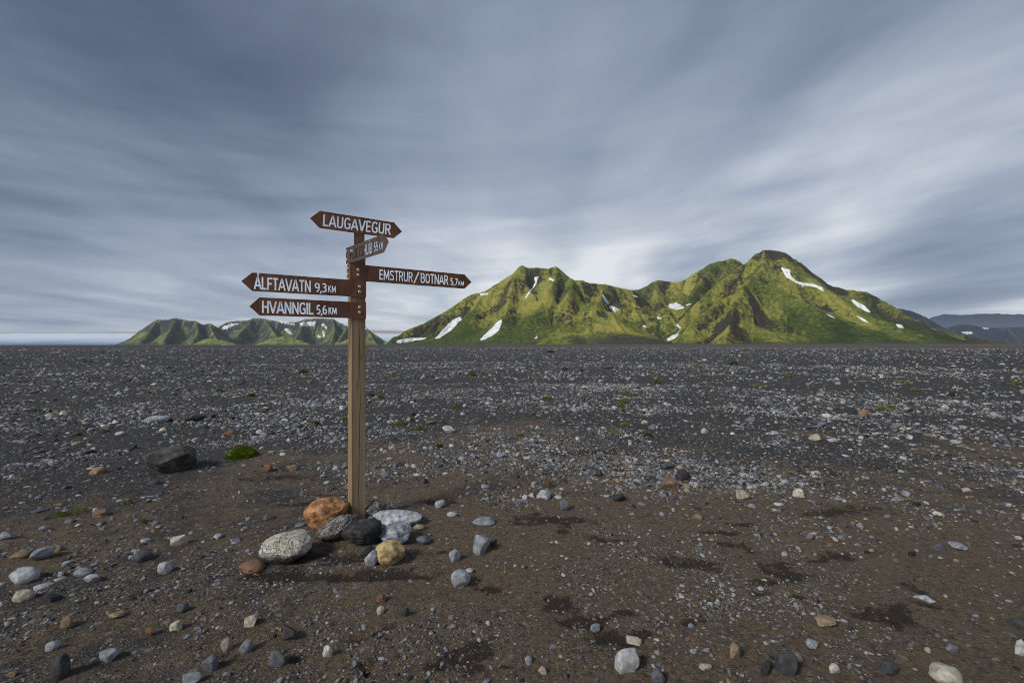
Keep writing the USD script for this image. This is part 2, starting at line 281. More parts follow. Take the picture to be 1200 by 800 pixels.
M['hilldark'] = hill_material('dark_heath_hills', ((.024, .032, .050), (.042, .052, .076)), ((.028, .038, .048), (.040, .052, .060)), ((.050, .062, .060), (.080, .085, .072)))  # blue cast of distance haze put into the colours of these hills
def snow_material():
    n = {'g': ('geometry', {}), 'na': ('noise_texture', {'scale': .09, 'detail': 7.0, 'roughness': .7}), 'r': ('rgb_ramp', {'ramp': [(.32, (.34, .35, .37)), (.5, (.66, .68, .72)), (.65, (.80, .82, .85))]}), 'p': ('principled_bsdf', {'roughness': .8})}
    return usdkit.material(stage, L + '/old_snow', n, [('g.position', 'na.vector'), ('na.fac', 'r.fac'), ('r.color', 'p.base_color')], surface='p.BSDF')
M['snow'] = snow_material()
def glacier_material():
    n = {'g': ('geometry', {}), 'mp': ('mapping', {'mapping_type': 'point', 'scale': (.0007, .0007, .012)}), 'na': ('noise_texture', {'scale': 1.0, 'detail': 6.0, 'roughness': .65}), 's': ('separate_xyz', {}),
         'zr': ('map_range', {'from_min': 0, 'from_max': 335, 'clamp': True}), 'nz': ('math', {'math_type': 'multiply_add', 'value2': .35}),
         'r': ('rgb_ramp', {'ramp': [(.10, (.03, .04, .06)), (.24, (.12, .17, .28)), (.42, (.36, .46, .62)), (.7, (.60, .68, .78)), (.98, (.62, .64, .68)), (1.0, (.36, .34, .34))]}),
         'p': ('principled_bsdf', {'roughness': .8})}
    k = [('g.position', 'mp.vector'), ('mp.vector', 'na.vector'), ('g.position', 's.vector'), ('s.z', 'zr.value'), ('na.fac', 'nz.value1'), ('zr.result', 'nz.value3'), ('nz.value', 'r.fac'), ('r.color', 'p.base_color')]
    return usdkit.material(stage, L + '/glacier_ice', n, k, surface='p.BSDF')
M['ice'] = glacier_material()

# ------------------------------------------------------------------ the plain
PLANTED = [(-1.13, 3.05)]
def sandiness(x, y):
    r = np.hypot(x, y)
    s = 0.80 - 0.76 * np.clip((r - 3.0) / 5.5, 0, 1) + 1.1 * (fb2(x, y, .55, 4, 3) - .5) + .9 * (fb2(x, y, 2.6, 4, 8) - .5) + 0.22 * np.clip((x + .6) / 2.5, -1, 1) * np.exp(-r / 8)
    s += 0.30 * np.exp(-((x - 2.2) ** 2 / 3.0 + (y - 3.6) ** 2 / 1.6)) + .25 * np.exp(-((x - .3) ** 2 / .8 + (y - 2.4) ** 2 / .7))
    return np.clip(s, 0, 1)
CRUSTS = [(-.17, 1.84, .13, .10), (.24, 2.18, .09, .10), (.42, 1.88, .10, .08), (.34, 2.02, .08, .05), (1.53, 2.55, .14, .11), (1.36, 2.40, .09, .05), (1.72, 2.15, .13, .06), (.93, 2.62, .08, .06), (.26, 3.2, .34, .08), (-.62, 2.42, .26, .05), (.62, 2.95, .12, .05), (2.4, 3.4, .4, .10), (1.5, 4.2, .5, .12), (-2.2, 4.3, .5, .10), (-1.6, 3.6, .3, .08), (.9, 5.2, .6, .14)]
_rc = random.Random(8)
for _ in range(34):
    _y = _rc.uniform(1.75, 4.2); CRUSTS.append((_rc.uniform(-.75, .95) * _y, _y, _rc.uniform(.04, .13) * _y / 2.2, _rc.uniform(.02, .05) * _y / 2.2))
CRUSTS += [(-.85, 2.48, .32, .07), (-1.25, 2.50, .22, .07), (-.95, 2.72, .22, .06)]
def crustiness(x, y):
    c = 0.25 * fb2(x, y, 1.1, 4, 9)
    wx, wy = fb2(x, y, 4., 4, 51), fb2(x, y, 4., 4, 52)
    for cx, cy, a, b in CRUSTS:
        c = c + 0.58 * np.exp(-(((x - cx + .25 * (wx - .5)) / a) ** 2 + ((y - cy + .25 * (wy - .5)) / b) ** 2))
    return c * np.exp(-np.hypot(x, y) / 14)
def ground_z(x, y):
    x, y = np.asarray(x, float), np.asarray(y, float)
    r = np.hypot(x, y)
    near = np.exp(-r / 30)
    z = 0.10 * (fb2(x, y, .35, 4, 1) - .5) * near * np.clip(r / 3, 0, 1)
    z += 0.045 * (fb2(x, y, 2.2, 4, 2) - .5) * np.exp(-r / 25)
    z += 0.046 * (fb2(x, y, 8., 4, 5) - .5) * np.exp(-r / 12) * (1 + 1.2 * np.clip(crustiness(x, y) * 2 - .3, 0, 1))
    z += 0.35 * (fb2(x, y, .03, 3, 4) - .5) * np.clip((r - 10) / 60, 0, 1)
    z -= 0.016 * np.clip(crustiness(x, y) * 1.8 - .35, 0, 1)
    z += 0.028 * np.exp(-(((x + 1.1) / .5) ** 2 + ((y - 3.0) / .4) ** 2))
    z += 3.5 * np.clip((r - 250) / 1100, 0, 1) ** 1.6 * np.clip(.55 + .9 * x / (r + 1), 0, 1)       # the plain rises very gently to the foot of the mountains
    return z
def make_ground():
    rs = np.concatenate([[0.0], np.geomspace(.35, 60, 640), np.geomspace(62, 30000, 104)])
    th = np.concatenate([np.arange(-66, 66, .3), np.arange(66, 294, 3.0)])
    th = np.radians(th)
    Rr, T = np.meshgrid(rs[1:], th, indexing='ij')
    x, y = Rr * np.sin(T), Rr * np.cos(T)
    z = ground_z(x, y)
    v = np.vstack([[[0, 0, float(ground_z(0, 0))]], np.stack([x, y, z], -1).reshape(-1, 3)])
    nr, nt = Rr.shape
    i, j = np.meshgrid(np.arange(nr - 1), np.arange(nt), indexing='ij'); j2 = (j + 1) % nt
    q = np.stack([1 + i * nt + j, 1 + i * nt + j2, 1 + (i + 1) * nt + j2, 1 + (i + 1) * nt + j], -1).reshape(-1, 4)
    f = np.vstack([q[:, [0, 2, 1]], q[:, [0, 3, 2]], np.stack([np.zeros(nt, int), 1 + np.arange(nt), 1 + (np.arange(nt) + 1) % nt], 1)[:, [0, 2, 1]]])
    xx, yy = v[:, 0], v[:, 1]; rr = np.hypot(xx, yy)
    p = obj('ground', (v, f), ground_material(), smooth=True, prims={'sand': sandiness(xx, yy), 'crust': crustiness(xx, yy), 'far': np.clip((rr - 15) / 60, 0, 1), 'wash': np.clip((rr - 120) / 120 + 1.2 * (fb2(xx, yy, .01, 4, 6) - .5), 0, 1) * np.clip(.75 + 1.2 * xx / (rr + 1), .1, 1)})
    tag(p, 'dark gravel and brown sand plain reaching to the mountains', kind='structure')
make_ground()

# ------------------------------------------------------------------ mountains
def at(px, py, depth):
    """The point that lies 'depth' metres north of the viewpoint, seen at that place of the photograph."""
    return np.array([(px - 600) / FPX * depth, depth, CAM_H + (HY - py) / FPX * depth])
def ridge(*pts):
    return np.array([at(*p) for p in pts])

def terrain(name, ridges, step, mat, label, seed, gully=.135, rough=1.0, reach=1.55, power=1.35, scree=None, cat='mountain', tone=None, base=-2.0, kind='structure', mossb=0.0, group=None):
    """A mountain as a height field: ridge lines carry flanks that fall away concave, cut by gullies that run downhill."""
    sc = max(r_[:, 2].max() for r_ in ridges)
    for r_ in ridges[1:]: r_[0, 2] -= .03 * sc
    P = np.vstack(ridges); m = max(1.7, reach + .15) * P[:, 2].max()
    x0, x1, y0, y1 = P[:, 0].min() - m, P[:, 0].max() + m, P[:, 1].min() - m, P[:, 1].max() + m
    xs, ys = np.arange(x0, x1, step), np.arange(y0, y1, step)
    X, Y = np.meshgrid(xs, ys, indexing='ij')
    sc = P[:, 2].max()
    wx = (fb2(X, Y, 3.2 / sc, 4, seed) - .5) * .22 * sc * rough; wy = (fb2(X, Y, 3.2 / sc, 4, seed + 11) - .5) * .22 * sc * rough
    Z = np.full(X.shape, -1e9); S = np.zeros_like(X); ZR = np.ones_like(X); D = np.zeros_like(X); DM = np.full_like(X, 1e9)
    off = 0.0
    for rg in ridges:
        off += 977.0
        for a, b in zip(rg[:-1], rg[1:]):
            ab = b[:2] - a[:2]; ln = np.hypot(*ab) + 1e-9
            # the warp fades out at the crest, so that the skyline keeps its shape
            t0 = np.clip(((X - a[0]) * ab[0] + (Y - a[1]) * ab[1]) / ln ** 2, 0, 1)
            d0 = np.hypot(X - a[0] - t0 * ab[0], Y - a[1] - t0 * ab[1])
            w = np.clip(d0 / (.25 * sc), 0, 1)
            xw, yw = X + wx * w, Y + wy * w
            t = np.clip(((xw - a[0]) * ab[0] + (yw - a[1]) * ab[1]) / ln ** 2, 0, 1)
            d = np.hypot(xw - a[0] - t * ab[0], yw - a[1] - t * ab[1])
            zr = a[2] + t * (b[2] - a[2])
            s = off + t * ln
            d = np.sqrt(d ** 2 + (.016 * sc) ** 2) - .016 * sc
            q = np.clip(1 - d / (reach * np.maximum(zr, 6) + 4), -.2, 1)
            z = np.maximum(zr, 2) * np.sign(q) * np.abs(q) ** power
            DM = np.minimum(DM, d)
            up = z > Z
            Z = np.where(up, z, Z); S = np.where(up, s, S); ZR = np.where(up, zr, ZR); D = np.where(up, d, D)
            off += ln
    rel = np.clip(Z / np.maximum(ZR, 1), 0, 1)
    mid = np.clip(DM / (.12 * sc), 0, 1) * np.clip(rel * 2.2, 0, 1)
    gx = np.stack([S / (.16 * sc) + (wx + wy) / (.25 * sc), D / (1.3 * sc), np.full_like(S, seed * 3.7)], -1)
    g1 = 1 - np.abs(2 * fbm(gx, 3, seed + 5) - 1)
    gx2 = np.stack([S / (.075 * sc) + (wx - wy) / (.2 * sc), D / (.7 * sc), np.full_like(S, seed * 1.7)], -1)
    g2 = 1 - np.abs(2 * fbm(gx2, 3, seed + 6) - 1)
    Z0 = gaussian_filter(Z, 1.6)
    Z = Z * .35 + Z0 * .65
    cut = gully * sc * (g1 ** 2.0) * .75 + gully * sc * .42 * g2 ** 1.6
    Z = Z - mid * cut
    Z = Z + rough * (.05 * sc * (fb2(X, Y, 9 / sc, 5, seed + 2) - .5) + .022 * sc * np.clip(D / (.1 * sc), .3, 1) * (fb2(X, Y, 34 / sc, 3, seed + 4) - .5)) * np.clip(rel * 3, 0, 1)
    cr = np.abs(2 * fb2(X, Y, 22 / sc, 4, seed + 3) - 1)
    crest = np.clip(1 - D / (.16 * sc), 0, 1) * np.clip(ZR / sc * 1.6 - .4, 0, 1)
    Z = Z + rough * .018 * sc * (.35 - cr) * np.clip(rel * 2, 0, 1) * (.35 + .65 * crest)
    Z = np.where(Z < 0, Z * .3, Z)
    gz0, gz1 = np.gradient(gaussian_filter(Z, 1.2), step); slope = np.hypot(gz0, gz1)
    big = fb2(X, Y, 4.5 / sc, 4, seed + 8)
    streak = fbm(np.stack([S / (.06 * sc), D / (.9 * sc), np.full_like(S, 3.3)], -1), 4, seed + 9)
    moss = .98 + mossb + 1.15 * (big - .5) + 1.0 * (streak - .5) - .40 * np.clip(slope - .62, 0, 1) - .28 * crest - .38 * g1 ** 3 * mid  # gullies lose moss: dark rock there, and shade of the folds put into colour
    tn = .16 + 1.3 * (fb2(X, Y, 3.1 / sc, 4, seed + 12) - .5) + .8 * (streak - .5) + .46 * np.clip(rel * 2.2, 0, 1)
    if tone is not None: tn = tn + tone(X, Y, Z)
    if scree is not None: scr, moss = scree(X, Y, Z, moss, rel)
    else: scr = np.clip(1.0 - Z / (.035 * sc) + 1.4 * (big - .5), 0, 1) * .9
    keep = Z > base
    idx = -np.ones(X.shape, int)
    fk = keep[:-1, :-1] | keep[1:, :-1] | keep[:-1, 1:] | keep[1:, 1:]
    use = np.zeros(X.shape, bool)
    for dx in (0, 1):
        for dy in (0, 1): use[dx:X.shape[0] - 1 + dx, dy:X.shape[1] - 1 + dy] |= fk
    idx[use] = np.arange(use.sum())
    A, B, C, Dq = idx[:-1, :-1][fk], idx[1:, :-1][fk], idx[1:, 1:][fk], idx[:-1, 1:][fk]
    f = np.vstack([np.stack([A, B, C], 1), np.stack([A, C, Dq], 1)])
    v = np.stack([X, Y, np.maximum(Z, base - 3)], -1)[use]
    root = xform(name)
    tag(root, label, cat, group, kind)
    obj('slope', (v, f), mat, root.GetPath(), smooth=True, prims={'moss': moss[use], 'tone': tn[use], 'scree': scr[use]})
    return dict(root=root, xs=xs, ys=ys, Z=Z, step=step)

def height(T, x, y):
    i = np.clip((x - T['xs'][0]) / T['step'], 0, len(T['xs']) - 1.001); j = np.clip((y - T['ys'][0]) / T['step'], 0, len(T['ys']) - 1.001)
    a, b = i.astype(int), j.astype(int); u, v = i - a, j - b; Z = T['Z']
    return Z[a, b] * (1 - u) * (1 - v) + Z[a + 1, b] * u * (1 - v) + Z[a, b + 1] * (1 - u) * v + Z[a + 1, b + 1] * u * v
def cast(T, px, py, n=700):
    """Where the line of sight through each photograph point meets the height field."""
    px, py = np.asarray(px, float).ravel(), np.asarray(py, float).ravel()
    ds = np.linspace(T['ys'][0], T['ys'][-1], n)
    X, Y = (px - 600)[:, None] / FPX * ds, np.broadcast_to(ds, (len(px), n))
    Zr = CAM_H + (HY - py)[:, None] / FPX * ds
    inside = (X > T['xs'][0]) & (X < T['xs'][-1])
    hit = inside & (height(T, X, Y) > Zr)
    k = np.where(hit.any(1), hit.argmax(1), -1)
    d = np.where(k >= 0, ds[np.maximum(k, 0)], np.nan)
    return np.stack([(px - 600) / FPX * d, d], 1)

def snow(T, poly, label):
    """A snow patch that lies on the slope: the part of the slope inside the outline is copied a little above the surface."""
    import shapely
    P = cast(T, [p[0] for p in poly], [p[1] for p in poly])
    P = P[~np.isnan(P[:, 0])]
    if len(P) < 3: return
    dm = np.median(P[:, 1]); near = P[np.abs(P[:, 1] - dm) < .09 * dm]
    if len(near) < 3: return
    st = max(1.6, .0011 * dm)
    x0, y0 = near.min(0) - 8 * st; x1, y1 = near.max(0) + 8 * st
    X, Y = np.meshgrid(np.arange(x0, x1, st), np.arange(y0, y1, st), indexing='ij')
    Zt = height(T, X, Y)
    jx = (fb2(X, Y, .06, 3, 31) - .5) * 2.2; jy = (fb2(X, Y, .06, 3, 37) - .5) * 2.2
    px, py = 600 + FPX * X / Y + jx, HY - FPX * (Zt - CAM_H) / Y + jy
    pg = Polygon(poly).buffer(.1)
    inn = shapely.contains_xy(pg, px, py)
    inn = gaussian_filter(inn.astype(float), 1.0) + .9 * (fb2(X, Y, .05, 4, 43) - .5) > .52
    edge = gaussian_filter(inn.astype(float), 1.6)
    Z = Zt + np.where(inn, .35 + 2.2 * np.clip(edge * 2 - .9, 0, 1), -1.5)
    fk = inn[:-1, :-1] | inn[1:, :-1] | inn[:-1, 1:] | inn[1:, 1:]
    if not fk.any(): return
    use = np.zeros(X.shape, bool)
    for dx in (0, 1):
        for dy in (0, 1): use[dx:X.shape[0] - 1 + dx, dy:X.shape[1] - 1 + dy] |= fk
    idx = -np.ones(X.shape, int); idx[use] = np.arange(use.sum())
    A, B, C, D = idx[:-1, :-1][fk], idx[1:, :-1][fk], idx[1:, 1:][fk], idx[:-1, 1:][fk]
    p = obj('snow_patch', (np.stack([X, Y, Z], -1)[use], np.vstack([np.stack([A, B, C], 1), np.stack([A, C, D], 1)])), M['snow'], T['root'].GetPath(), smooth=True)
    if label: p.SetCustomDataByKey('label', label)

# left massif: flat craggy top, spurs running towards the plain, a pale knoll in front
DL = 2300
left_ridges = [
    ridge((462, 394, DL - 250), (493, 380, DL - 180), (522, 365, DL - 120), (549, 346, DL - 80), (569, 340.5, DL - 40), (588, 328.5, DL), (607, 318, DL), (612, 312, DL), (633, 314.5, DL), (652, 313.5, DL), (658, 319, DL), (671, 328, DL + 20), (702, 332.5, DL + 60), (721, 335.5, DL + 120), (747, 341, DL + 200)),
    ridge((612, 312, DL), (603, 325, DL - 90), (598, 345, DL - 210), (592, 368, DL - 330), (585, 390, DL - 430)),
    ridge((652, 313.5, DL), (650, 326, DL - 80), (642, 345, DL - 200), (632, 368, DL - 330), (618, 392, DL - 430)),
    ridge((569, 340.5, DL - 40), (560, 352, DL - 130), (552, 368, DL - 230), (545, 388, DL - 330)),
    ridge((671, 328, DL + 20), (672, 340, DL - 80), (668, 355, DL - 180), (660, 375, DL - 280)),
    ridge((522, 365, DL - 120), (510, 377, DL - 200), (496, 393, DL - 270)),
    ridge((702, 332.5, DL + 60), (706, 342, DL - 20), (700, 356, DL - 150)),
]
TL = terrain('mountain', left_ridges, 4.0, M['hill'], 'green mossy massif with a flat craggy top left of the tallest peak', 21, tone=lambda X, Y, Z: .10 * np.clip(Z / 250, 0, 1))
knoll = [
    ridge((648, 399, 1760), (668, 379, 1800), (687, 364.5, 1830), (700, 362.5, 1840), (715, 365, 1850), (733, 374, 1850), (752, 386, 1850), (768, 397, 1840)),
    ridge((694, 363, 1835), (692, 378, 1760), (690, 394, 1690)), ridge((715, 365, 1850), (722, 380, 1770), (730, 396, 1700)),
]
TK = terrain('mountain', knoll, 3.0, M['hill'], 'low green knoll with a brown scree foot below the two mountains', 33, gully=.10, reach=1.9, power=1.2, tone=lambda X, Y, Z: .12, scree=lambda X, Y, Z, m, r: (np.clip(1.25 - r * 3.2 + .5 * (fb2(X, Y, .02, 4, 5) - .5), 0, .9) * np.clip((X - 230) / 120 + .35, 0, 1), m))
humps = [
    ridge((718, 372, 2080), (728, 361, 2090), (742, 359.5, 2100), (757, 362, 2100), (768, 378, 2080)),
    ridge((742, 359.5, 2100), (748, 375, 2030), (756, 392, 1960)),
    ridge((757, 362, 2100), (772, 366, 2110), (778, 360, 2120), (786, 370, 2120)),
    ridge((765, 385, 1990), (771, 374, 2000), (776, 379, 1990), (780, 392, 1960)),
]
TH = terrain('mountain', humps, 3.0, M['hill'], 'cluster of small mossy humps in the dip between the two mountains', 41, gully=.12, reach=1.5, power=1.1, tone=lambda X, Y, Z: .05)
# middle ridge behind
DM = 2750
mid_ridges = [
    ridge((735, 343, DM - 60), (747, 340, DM), (758, 336, DM), (771, 327.5, DM), (788, 330.5, DM), (802, 328.5, DM), (817, 319, DM), (833, 309, DM), (840, 307, DM), (849, 305.6, DM), (856, 303, DM), (864, 305, DM), (872, 311, DM), (890, 320, DM)),
    ridge((771, 327.5, DM), (768, 340, DM - 160), (772, 356, DM - 330)), ridge((788, 330.5, DM), (795, 344, DM - 160), (790, 360, DM - 320)),
    ridge((833, 309, DM), (822, 326, DM - 200), (812, 345, DM - 370), (800, 366, DM - 520)), ridge((856, 303, DM), (848, 320, DM - 170), (836, 340, DM - 350)),
]
TM = terrain('mountain', mid_ridges, 5.0, M['hill'], 'darker mossy ridge behind and between the massif and the tallest peak', 55)
# right mountain: rock cap, long right flank, a nose that comes forward with a brown outcrop
DR = 2150
right_ridges = [
    ridge((884, 302, DR), (887, 297.5, DR), (894, 292.5, DR), (906, 294, DR), (919, 296.5, DR), (926, 302, DR), (938, 308.5, DR), (942, 315, DR), (960, 327, DR - 10), (972, 333, DR - 20), (994, 340, DR - 30), (1013, 341, DR - 40), (1024, 347, DR - 40), (1035, 356.5, DR - 50), (1053, 366.5, DR - 60), (1070, 376.5, DR - 70), (1092, 384, DR - 80), (1113, 389.5, DR - 90), (1146, 396, DR - 100), (1178, 401, DR - 110)),
    ridge((884, 302, DR), (868, 311, DR - 10), (850, 325, DR - 40), (832, 341, DR - 80), (815, 356, DR - 120), (800, 372, DR - 170), (787, 390, DR - 230)),
    ridge((896, 293, DR), (893, 312, DR - 110), (884, 326, DR - 210), (872, 336, DR - 290), (862, 352, DR - 400), (856, 372, DR - 500), (851, 392, DR - 590)),
    ridge((872, 336, DR - 290), (842, 352, DR - 330), (820, 370, DR - 390), (806, 390, DR - 440)),
    ridge((884, 326, DR - 210), (912, 340, DR - 280), (936, 358, DR - 350), (962, 380, DR - 430), (985, 398, DR - 490)),
    ridge((919, 318, DR - 80), (938, 334, DR - 150), (946, 340, DR - 170), (958, 352, DR - 210), (972, 368, DR - 280), (990, 388, DR - 350)),
    ridge((1000, 340, DR - 35), (1004, 354, DR - 120), (1010, 372, DR - 210), (1020, 392, DR - 290)),
    ridge((1035, 356.5, DR - 50), (1045, 370, DR - 110), (1060, 386, DR - 170), (1080, 399, DR - 220)),
]
def right_scree(X, Y, Z, moss, rel):
    big = fb2(X, Y, .013, 4, 71)
    # a bare brown lava outcrop on the nose, bare rock under the cap; shade of the long right flank put into the moss mask
    c = at(852, 374, DR - 510); q = np.exp(-(((X - c[0]) / 42) ** 2 + ((Y - c[1]) / 70) ** 2))
    moss = moss - 1.0 * q - .30 * np.clip((X - 1330) / 260, 0, 1) - .3 * np.clip((Z - 395) / 40, 0, 1)
    return np.clip(1.1 - Z / 13 + 1.4 * (big - .5) + .7 * np.clip((X - 1500) / 500, 0, 1), 0, 1) * .85, moss
TR = terrain('mountain', right_ridges, 4.0, M['hill'], 'tallest green mountain with a dark rock cap and a long right flank', 64, scree=right_scree, tone=lambda X, Y, Z: .10 - .25 * np.clip((X - 1350) / 250, 0, 1))  # tone darkened on the right flank: shade put into the colour

# far hills on the left
DF = 4600
far_ridges = [
    ridge((140, 402, DF - 200), (152, 396, DF - 100), (166, 385.5, DF), (176, 378.5, DF), (184, 373.5, DF), (198, 374, DF), (206, 371.5, DF), (216, 374, DF), (230, 375.5, DF), (238, 380, DF), (246, 378, DF + 50), (252, 381, DF + 50), (263, 387, DF + 100)),
    ridge((206, 371.5, DF), (200, 383, DF - 250), (192, 398, DF - 500)), ridge((184, 373.5, DF), (176, 386, DF - 200), (165, 399, DF - 420)), ridge((230, 375.5, DF), (232, 388, DF - 250), (226, 399, DF - 450)), ridge((246, 378, DF + 50), (250, 390, DF - 150), (256, 400, DF - 300)),
]
TF1 = terrain('hill', far_ridges, 8.0, M['hillfar'], 'far green hill at the left end of the horizon hills', 81, cat='hill', gully=.13, reach=1.2, mossb=-.12)
DG = 5000
far2 = [
    ridge((257, 382, DG + 700), (265, 377.5, DG + 700), (276, 375.5, DG + 700), (290, 375, DG + 650), (296, 372.5, DG + 600), (304, 372, DG + 600), (325, 376, DG + 600), (348, 377, DG + 600), (357, 373.5, DG + 600), (372, 372.5, DG + 600), (390, 373, DG + 600), (398, 378, DG + 600), (408, 380.5, DG + 550), (428, 382, DG + 500), (435, 388, DG + 480), (447, 396, DG + 450), (455, 401, DG + 400)),
    ridge((296, 372.5, DG + 600), (288, 383, DG + 200), (276, 394, DG - 150), (264, 401, DG - 400)), ridge((310, 373.5, DG + 600), (318, 384, DG + 150), (326, 396, DG - 250)), ridge((357, 373.5, DG + 600), (352, 386, DG + 200), (345, 398, DG - 200)),
    ridge((390, 373, DG + 600), (392, 386, DG + 200), (388, 399, DG - 150)), ridge((408, 380.5, DG + 550), (402, 390, DG + 150), (396, 400, DG - 150)), ridge((428, 382, DG + 500), (436, 393, DG + 200), (440, 401, DG)),
]
TF2 = terrain('hill', far2, 9.0, M['hillfar'], 'far hills with snow streaks behind the signpost', 93, cat='hill', gully=.2, reach=1.25, mossb=-.12)
low = [ridge((228, 402, DF - 700), (243, 395, DF - 700), (256, 397, DF - 680), (272, 400, DF - 650)), ridge((300, 402, DG - 900), (318, 396, DG - 900), (334, 393, DG - 850), (352, 398, DG - 850), (362, 402, DG - 850)), ridge((395, 402, DG - 900), (412, 394, DG - 900), (426, 395, DG - 900), (442, 402, DG - 880))]
TF3 = terrain('hill', low, 8.0, M['hillfar'], 'row of low green foothills on the horizon left of the massif', 99, cat='hill', tone=lambda X, Y, Z: .3)
# dark hills on the right
rr1 = [ridge((1030, 358, 4300), (1044, 360.5, 4300), (1057, 361.5, 4300), (1070, 364.5, 4300), (1083, 370.5, 4300), (1098, 379, 4300), (1118, 389, 4250), (1140, 398, 4200)), ridge((1057, 361.5, 4300), (1062, 376, 3950), (1070, 392, 3600)), ridge((1083, 370.5, 4300), (1092, 386, 4000))]
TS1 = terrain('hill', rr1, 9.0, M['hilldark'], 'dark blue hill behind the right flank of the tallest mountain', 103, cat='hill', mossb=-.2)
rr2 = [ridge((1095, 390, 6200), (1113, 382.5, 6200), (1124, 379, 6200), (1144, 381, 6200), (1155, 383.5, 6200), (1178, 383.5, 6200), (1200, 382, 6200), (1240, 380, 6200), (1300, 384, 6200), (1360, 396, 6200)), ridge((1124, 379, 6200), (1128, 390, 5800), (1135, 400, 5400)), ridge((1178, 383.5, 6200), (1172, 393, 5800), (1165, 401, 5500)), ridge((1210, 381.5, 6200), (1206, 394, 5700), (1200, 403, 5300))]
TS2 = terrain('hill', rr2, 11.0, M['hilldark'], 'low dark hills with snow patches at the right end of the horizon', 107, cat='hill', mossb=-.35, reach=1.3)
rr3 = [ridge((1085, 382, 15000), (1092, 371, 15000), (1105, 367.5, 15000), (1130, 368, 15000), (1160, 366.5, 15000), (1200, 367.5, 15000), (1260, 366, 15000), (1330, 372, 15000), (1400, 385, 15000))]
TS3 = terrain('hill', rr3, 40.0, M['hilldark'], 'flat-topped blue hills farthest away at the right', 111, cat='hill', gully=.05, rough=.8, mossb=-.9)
# glacier
gl = [ridge((-330, 392, 11000), (-150, 390, 11000), (0, 389.5, 11000), (60, 389.2, 11000), (130, 388.6, 11000), (200, 388.2, 11000), (300, 388, 11000), (430, 386, 11000), (500, 388, 11000), (560, 394, 11000))]
TG = terrain('glacier', gl, 60.0, M['ice'], 'long pale blue glacier on the horizon at the left', 117, cat='glacier', gully=.03, rough=.25, reach=6.0, power=1.0)

for T, items in (
    (TL, [([(540, 371.5), (541, 374), (531, 385), (516, 395.5), (510, 396.5), (519, 386), (530, 375), (536, 371.5)], 'wide slanting snow strip on the lower left flank'),
          ([(589, 374), (587.5, 380), (584, 388), (576, 394), (566, 398), (562, 398.5), (568, 392), (577, 384), (583, 377)], 'slanting snow strip in the next gully to the right'),
          ([(625, 324), (632, 324), (629.5, 329), (628.5, 333), (616.5, 350), (614.5, 350), (622, 338), (627.5, 331)], 'thin snow chute under the summit crag'),
          ([(643, 325), (650, 328), (649, 330), (643, 328)], None), ([(562, 343.5), (573, 343), (572, 345.5), (563, 346)], 'short snow streak on the left shoulder'),
          ([(705, 343), (711, 351), (715, 355.5), (712, 357), (708, 351)], None), ([(714, 358), (722, 360), (727, 365.5), (721, 366.5), (714, 361)], None),
          ([(740, 345), (749, 347.5), (748, 349.5), (741, 347)], None), ([(626, 396), (630, 393), (630, 395.5), (628, 398)], None),
          ([(463, 399.5), (478, 396), (500, 395.5), (499, 397.5), (486, 398.5), (478, 401), (466, 402)], 'low snow band at the foot of the left ridge')]),
    (TM, [([(783, 358), (791, 354.5), (800, 358), (803, 361), (792, 363), (785, 361)], 'snow patch in the saddle'), ([(803, 357), (812, 354.5), (810, 357), (804, 358.5)], None)]),
    (TH, [([(770, 371), (776, 372), (775, 374), (770, 373.5)], None), ([(753, 381), (759, 382), (758, 384), (753, 383)], None), ([(762, 391), (766, 391.5), (766, 394), (761, 393)], None)]),
    (TR, [([(914, 313), (926, 316), (926, 323), (934, 329.5), (947, 332), (955, 333), (964, 337), (966, 342.5), (956, 336.5), (948, 335), (940, 335), (930, 330), (921, 324)], 'large bright snowfield under the rock cap'),
          ([(993, 346), (1003, 353), (1013, 358), (1021, 366.5), (1012, 363.5), (1000, 355.5)], 'snow strip on the right flank'), ([(1001, 369), (1012, 373), (1019, 379), (1012, 376.5)], None), ([(966, 366), (977, 372), (980, 374.5), (973, 371)], None), ([(1049, 380), (1057, 381), (1059, 384), (1052, 383)], None),
          ([(789, 377.5), (795, 380), (799, 384), (799, 386), (794, 383)], None), ([(796, 388.5), (798, 390), (790, 397), (783, 399.5), (781, 397), (788, 393)], 'crooked snow strip in the stream bed')]),
    (TF2, [([(259, 383), (272, 378.5), (280, 378), (279, 380), (266, 385), (262, 386)], None), ([(349, 378), (370, 376.5), (369, 381), (356, 382.5), (350, 380)], 'snow patch under the far crest'), ([(332, 384), (338, 386), (343, 391), (341, 392.5), (335, 388.5)], None), ([(376, 378), (380, 379), (384, 384.5), (382, 385.5), (377, 381)], None), ([(377, 386), (380, 387), (381, 395), (378.5, 395.5)], None), ([(370, 391), (374, 393), (377, 396), (372, 395)], None), ([(326, 376.5), (346, 378.5), (345, 381), (329, 379)], None), ([(400, 380), (428, 383.5), (434, 388), (420, 385)], None)]),
    (TF3, [([(259, 405), (262, 403.2), (266, 404), (269, 406)], None)]),
    (TS2, [([(1126, 389), (1138, 388), (1140, 391), (1130, 391.5)], None), ([(1150, 383.5), (1160, 384), (1158, 385.5), (1151, 385)], None), ([(1163, 400.3), (1170, 400), (1171, 402), (1165, 402)], None)]),
):
    for poly, lab in items: snow(T, poly, lab)

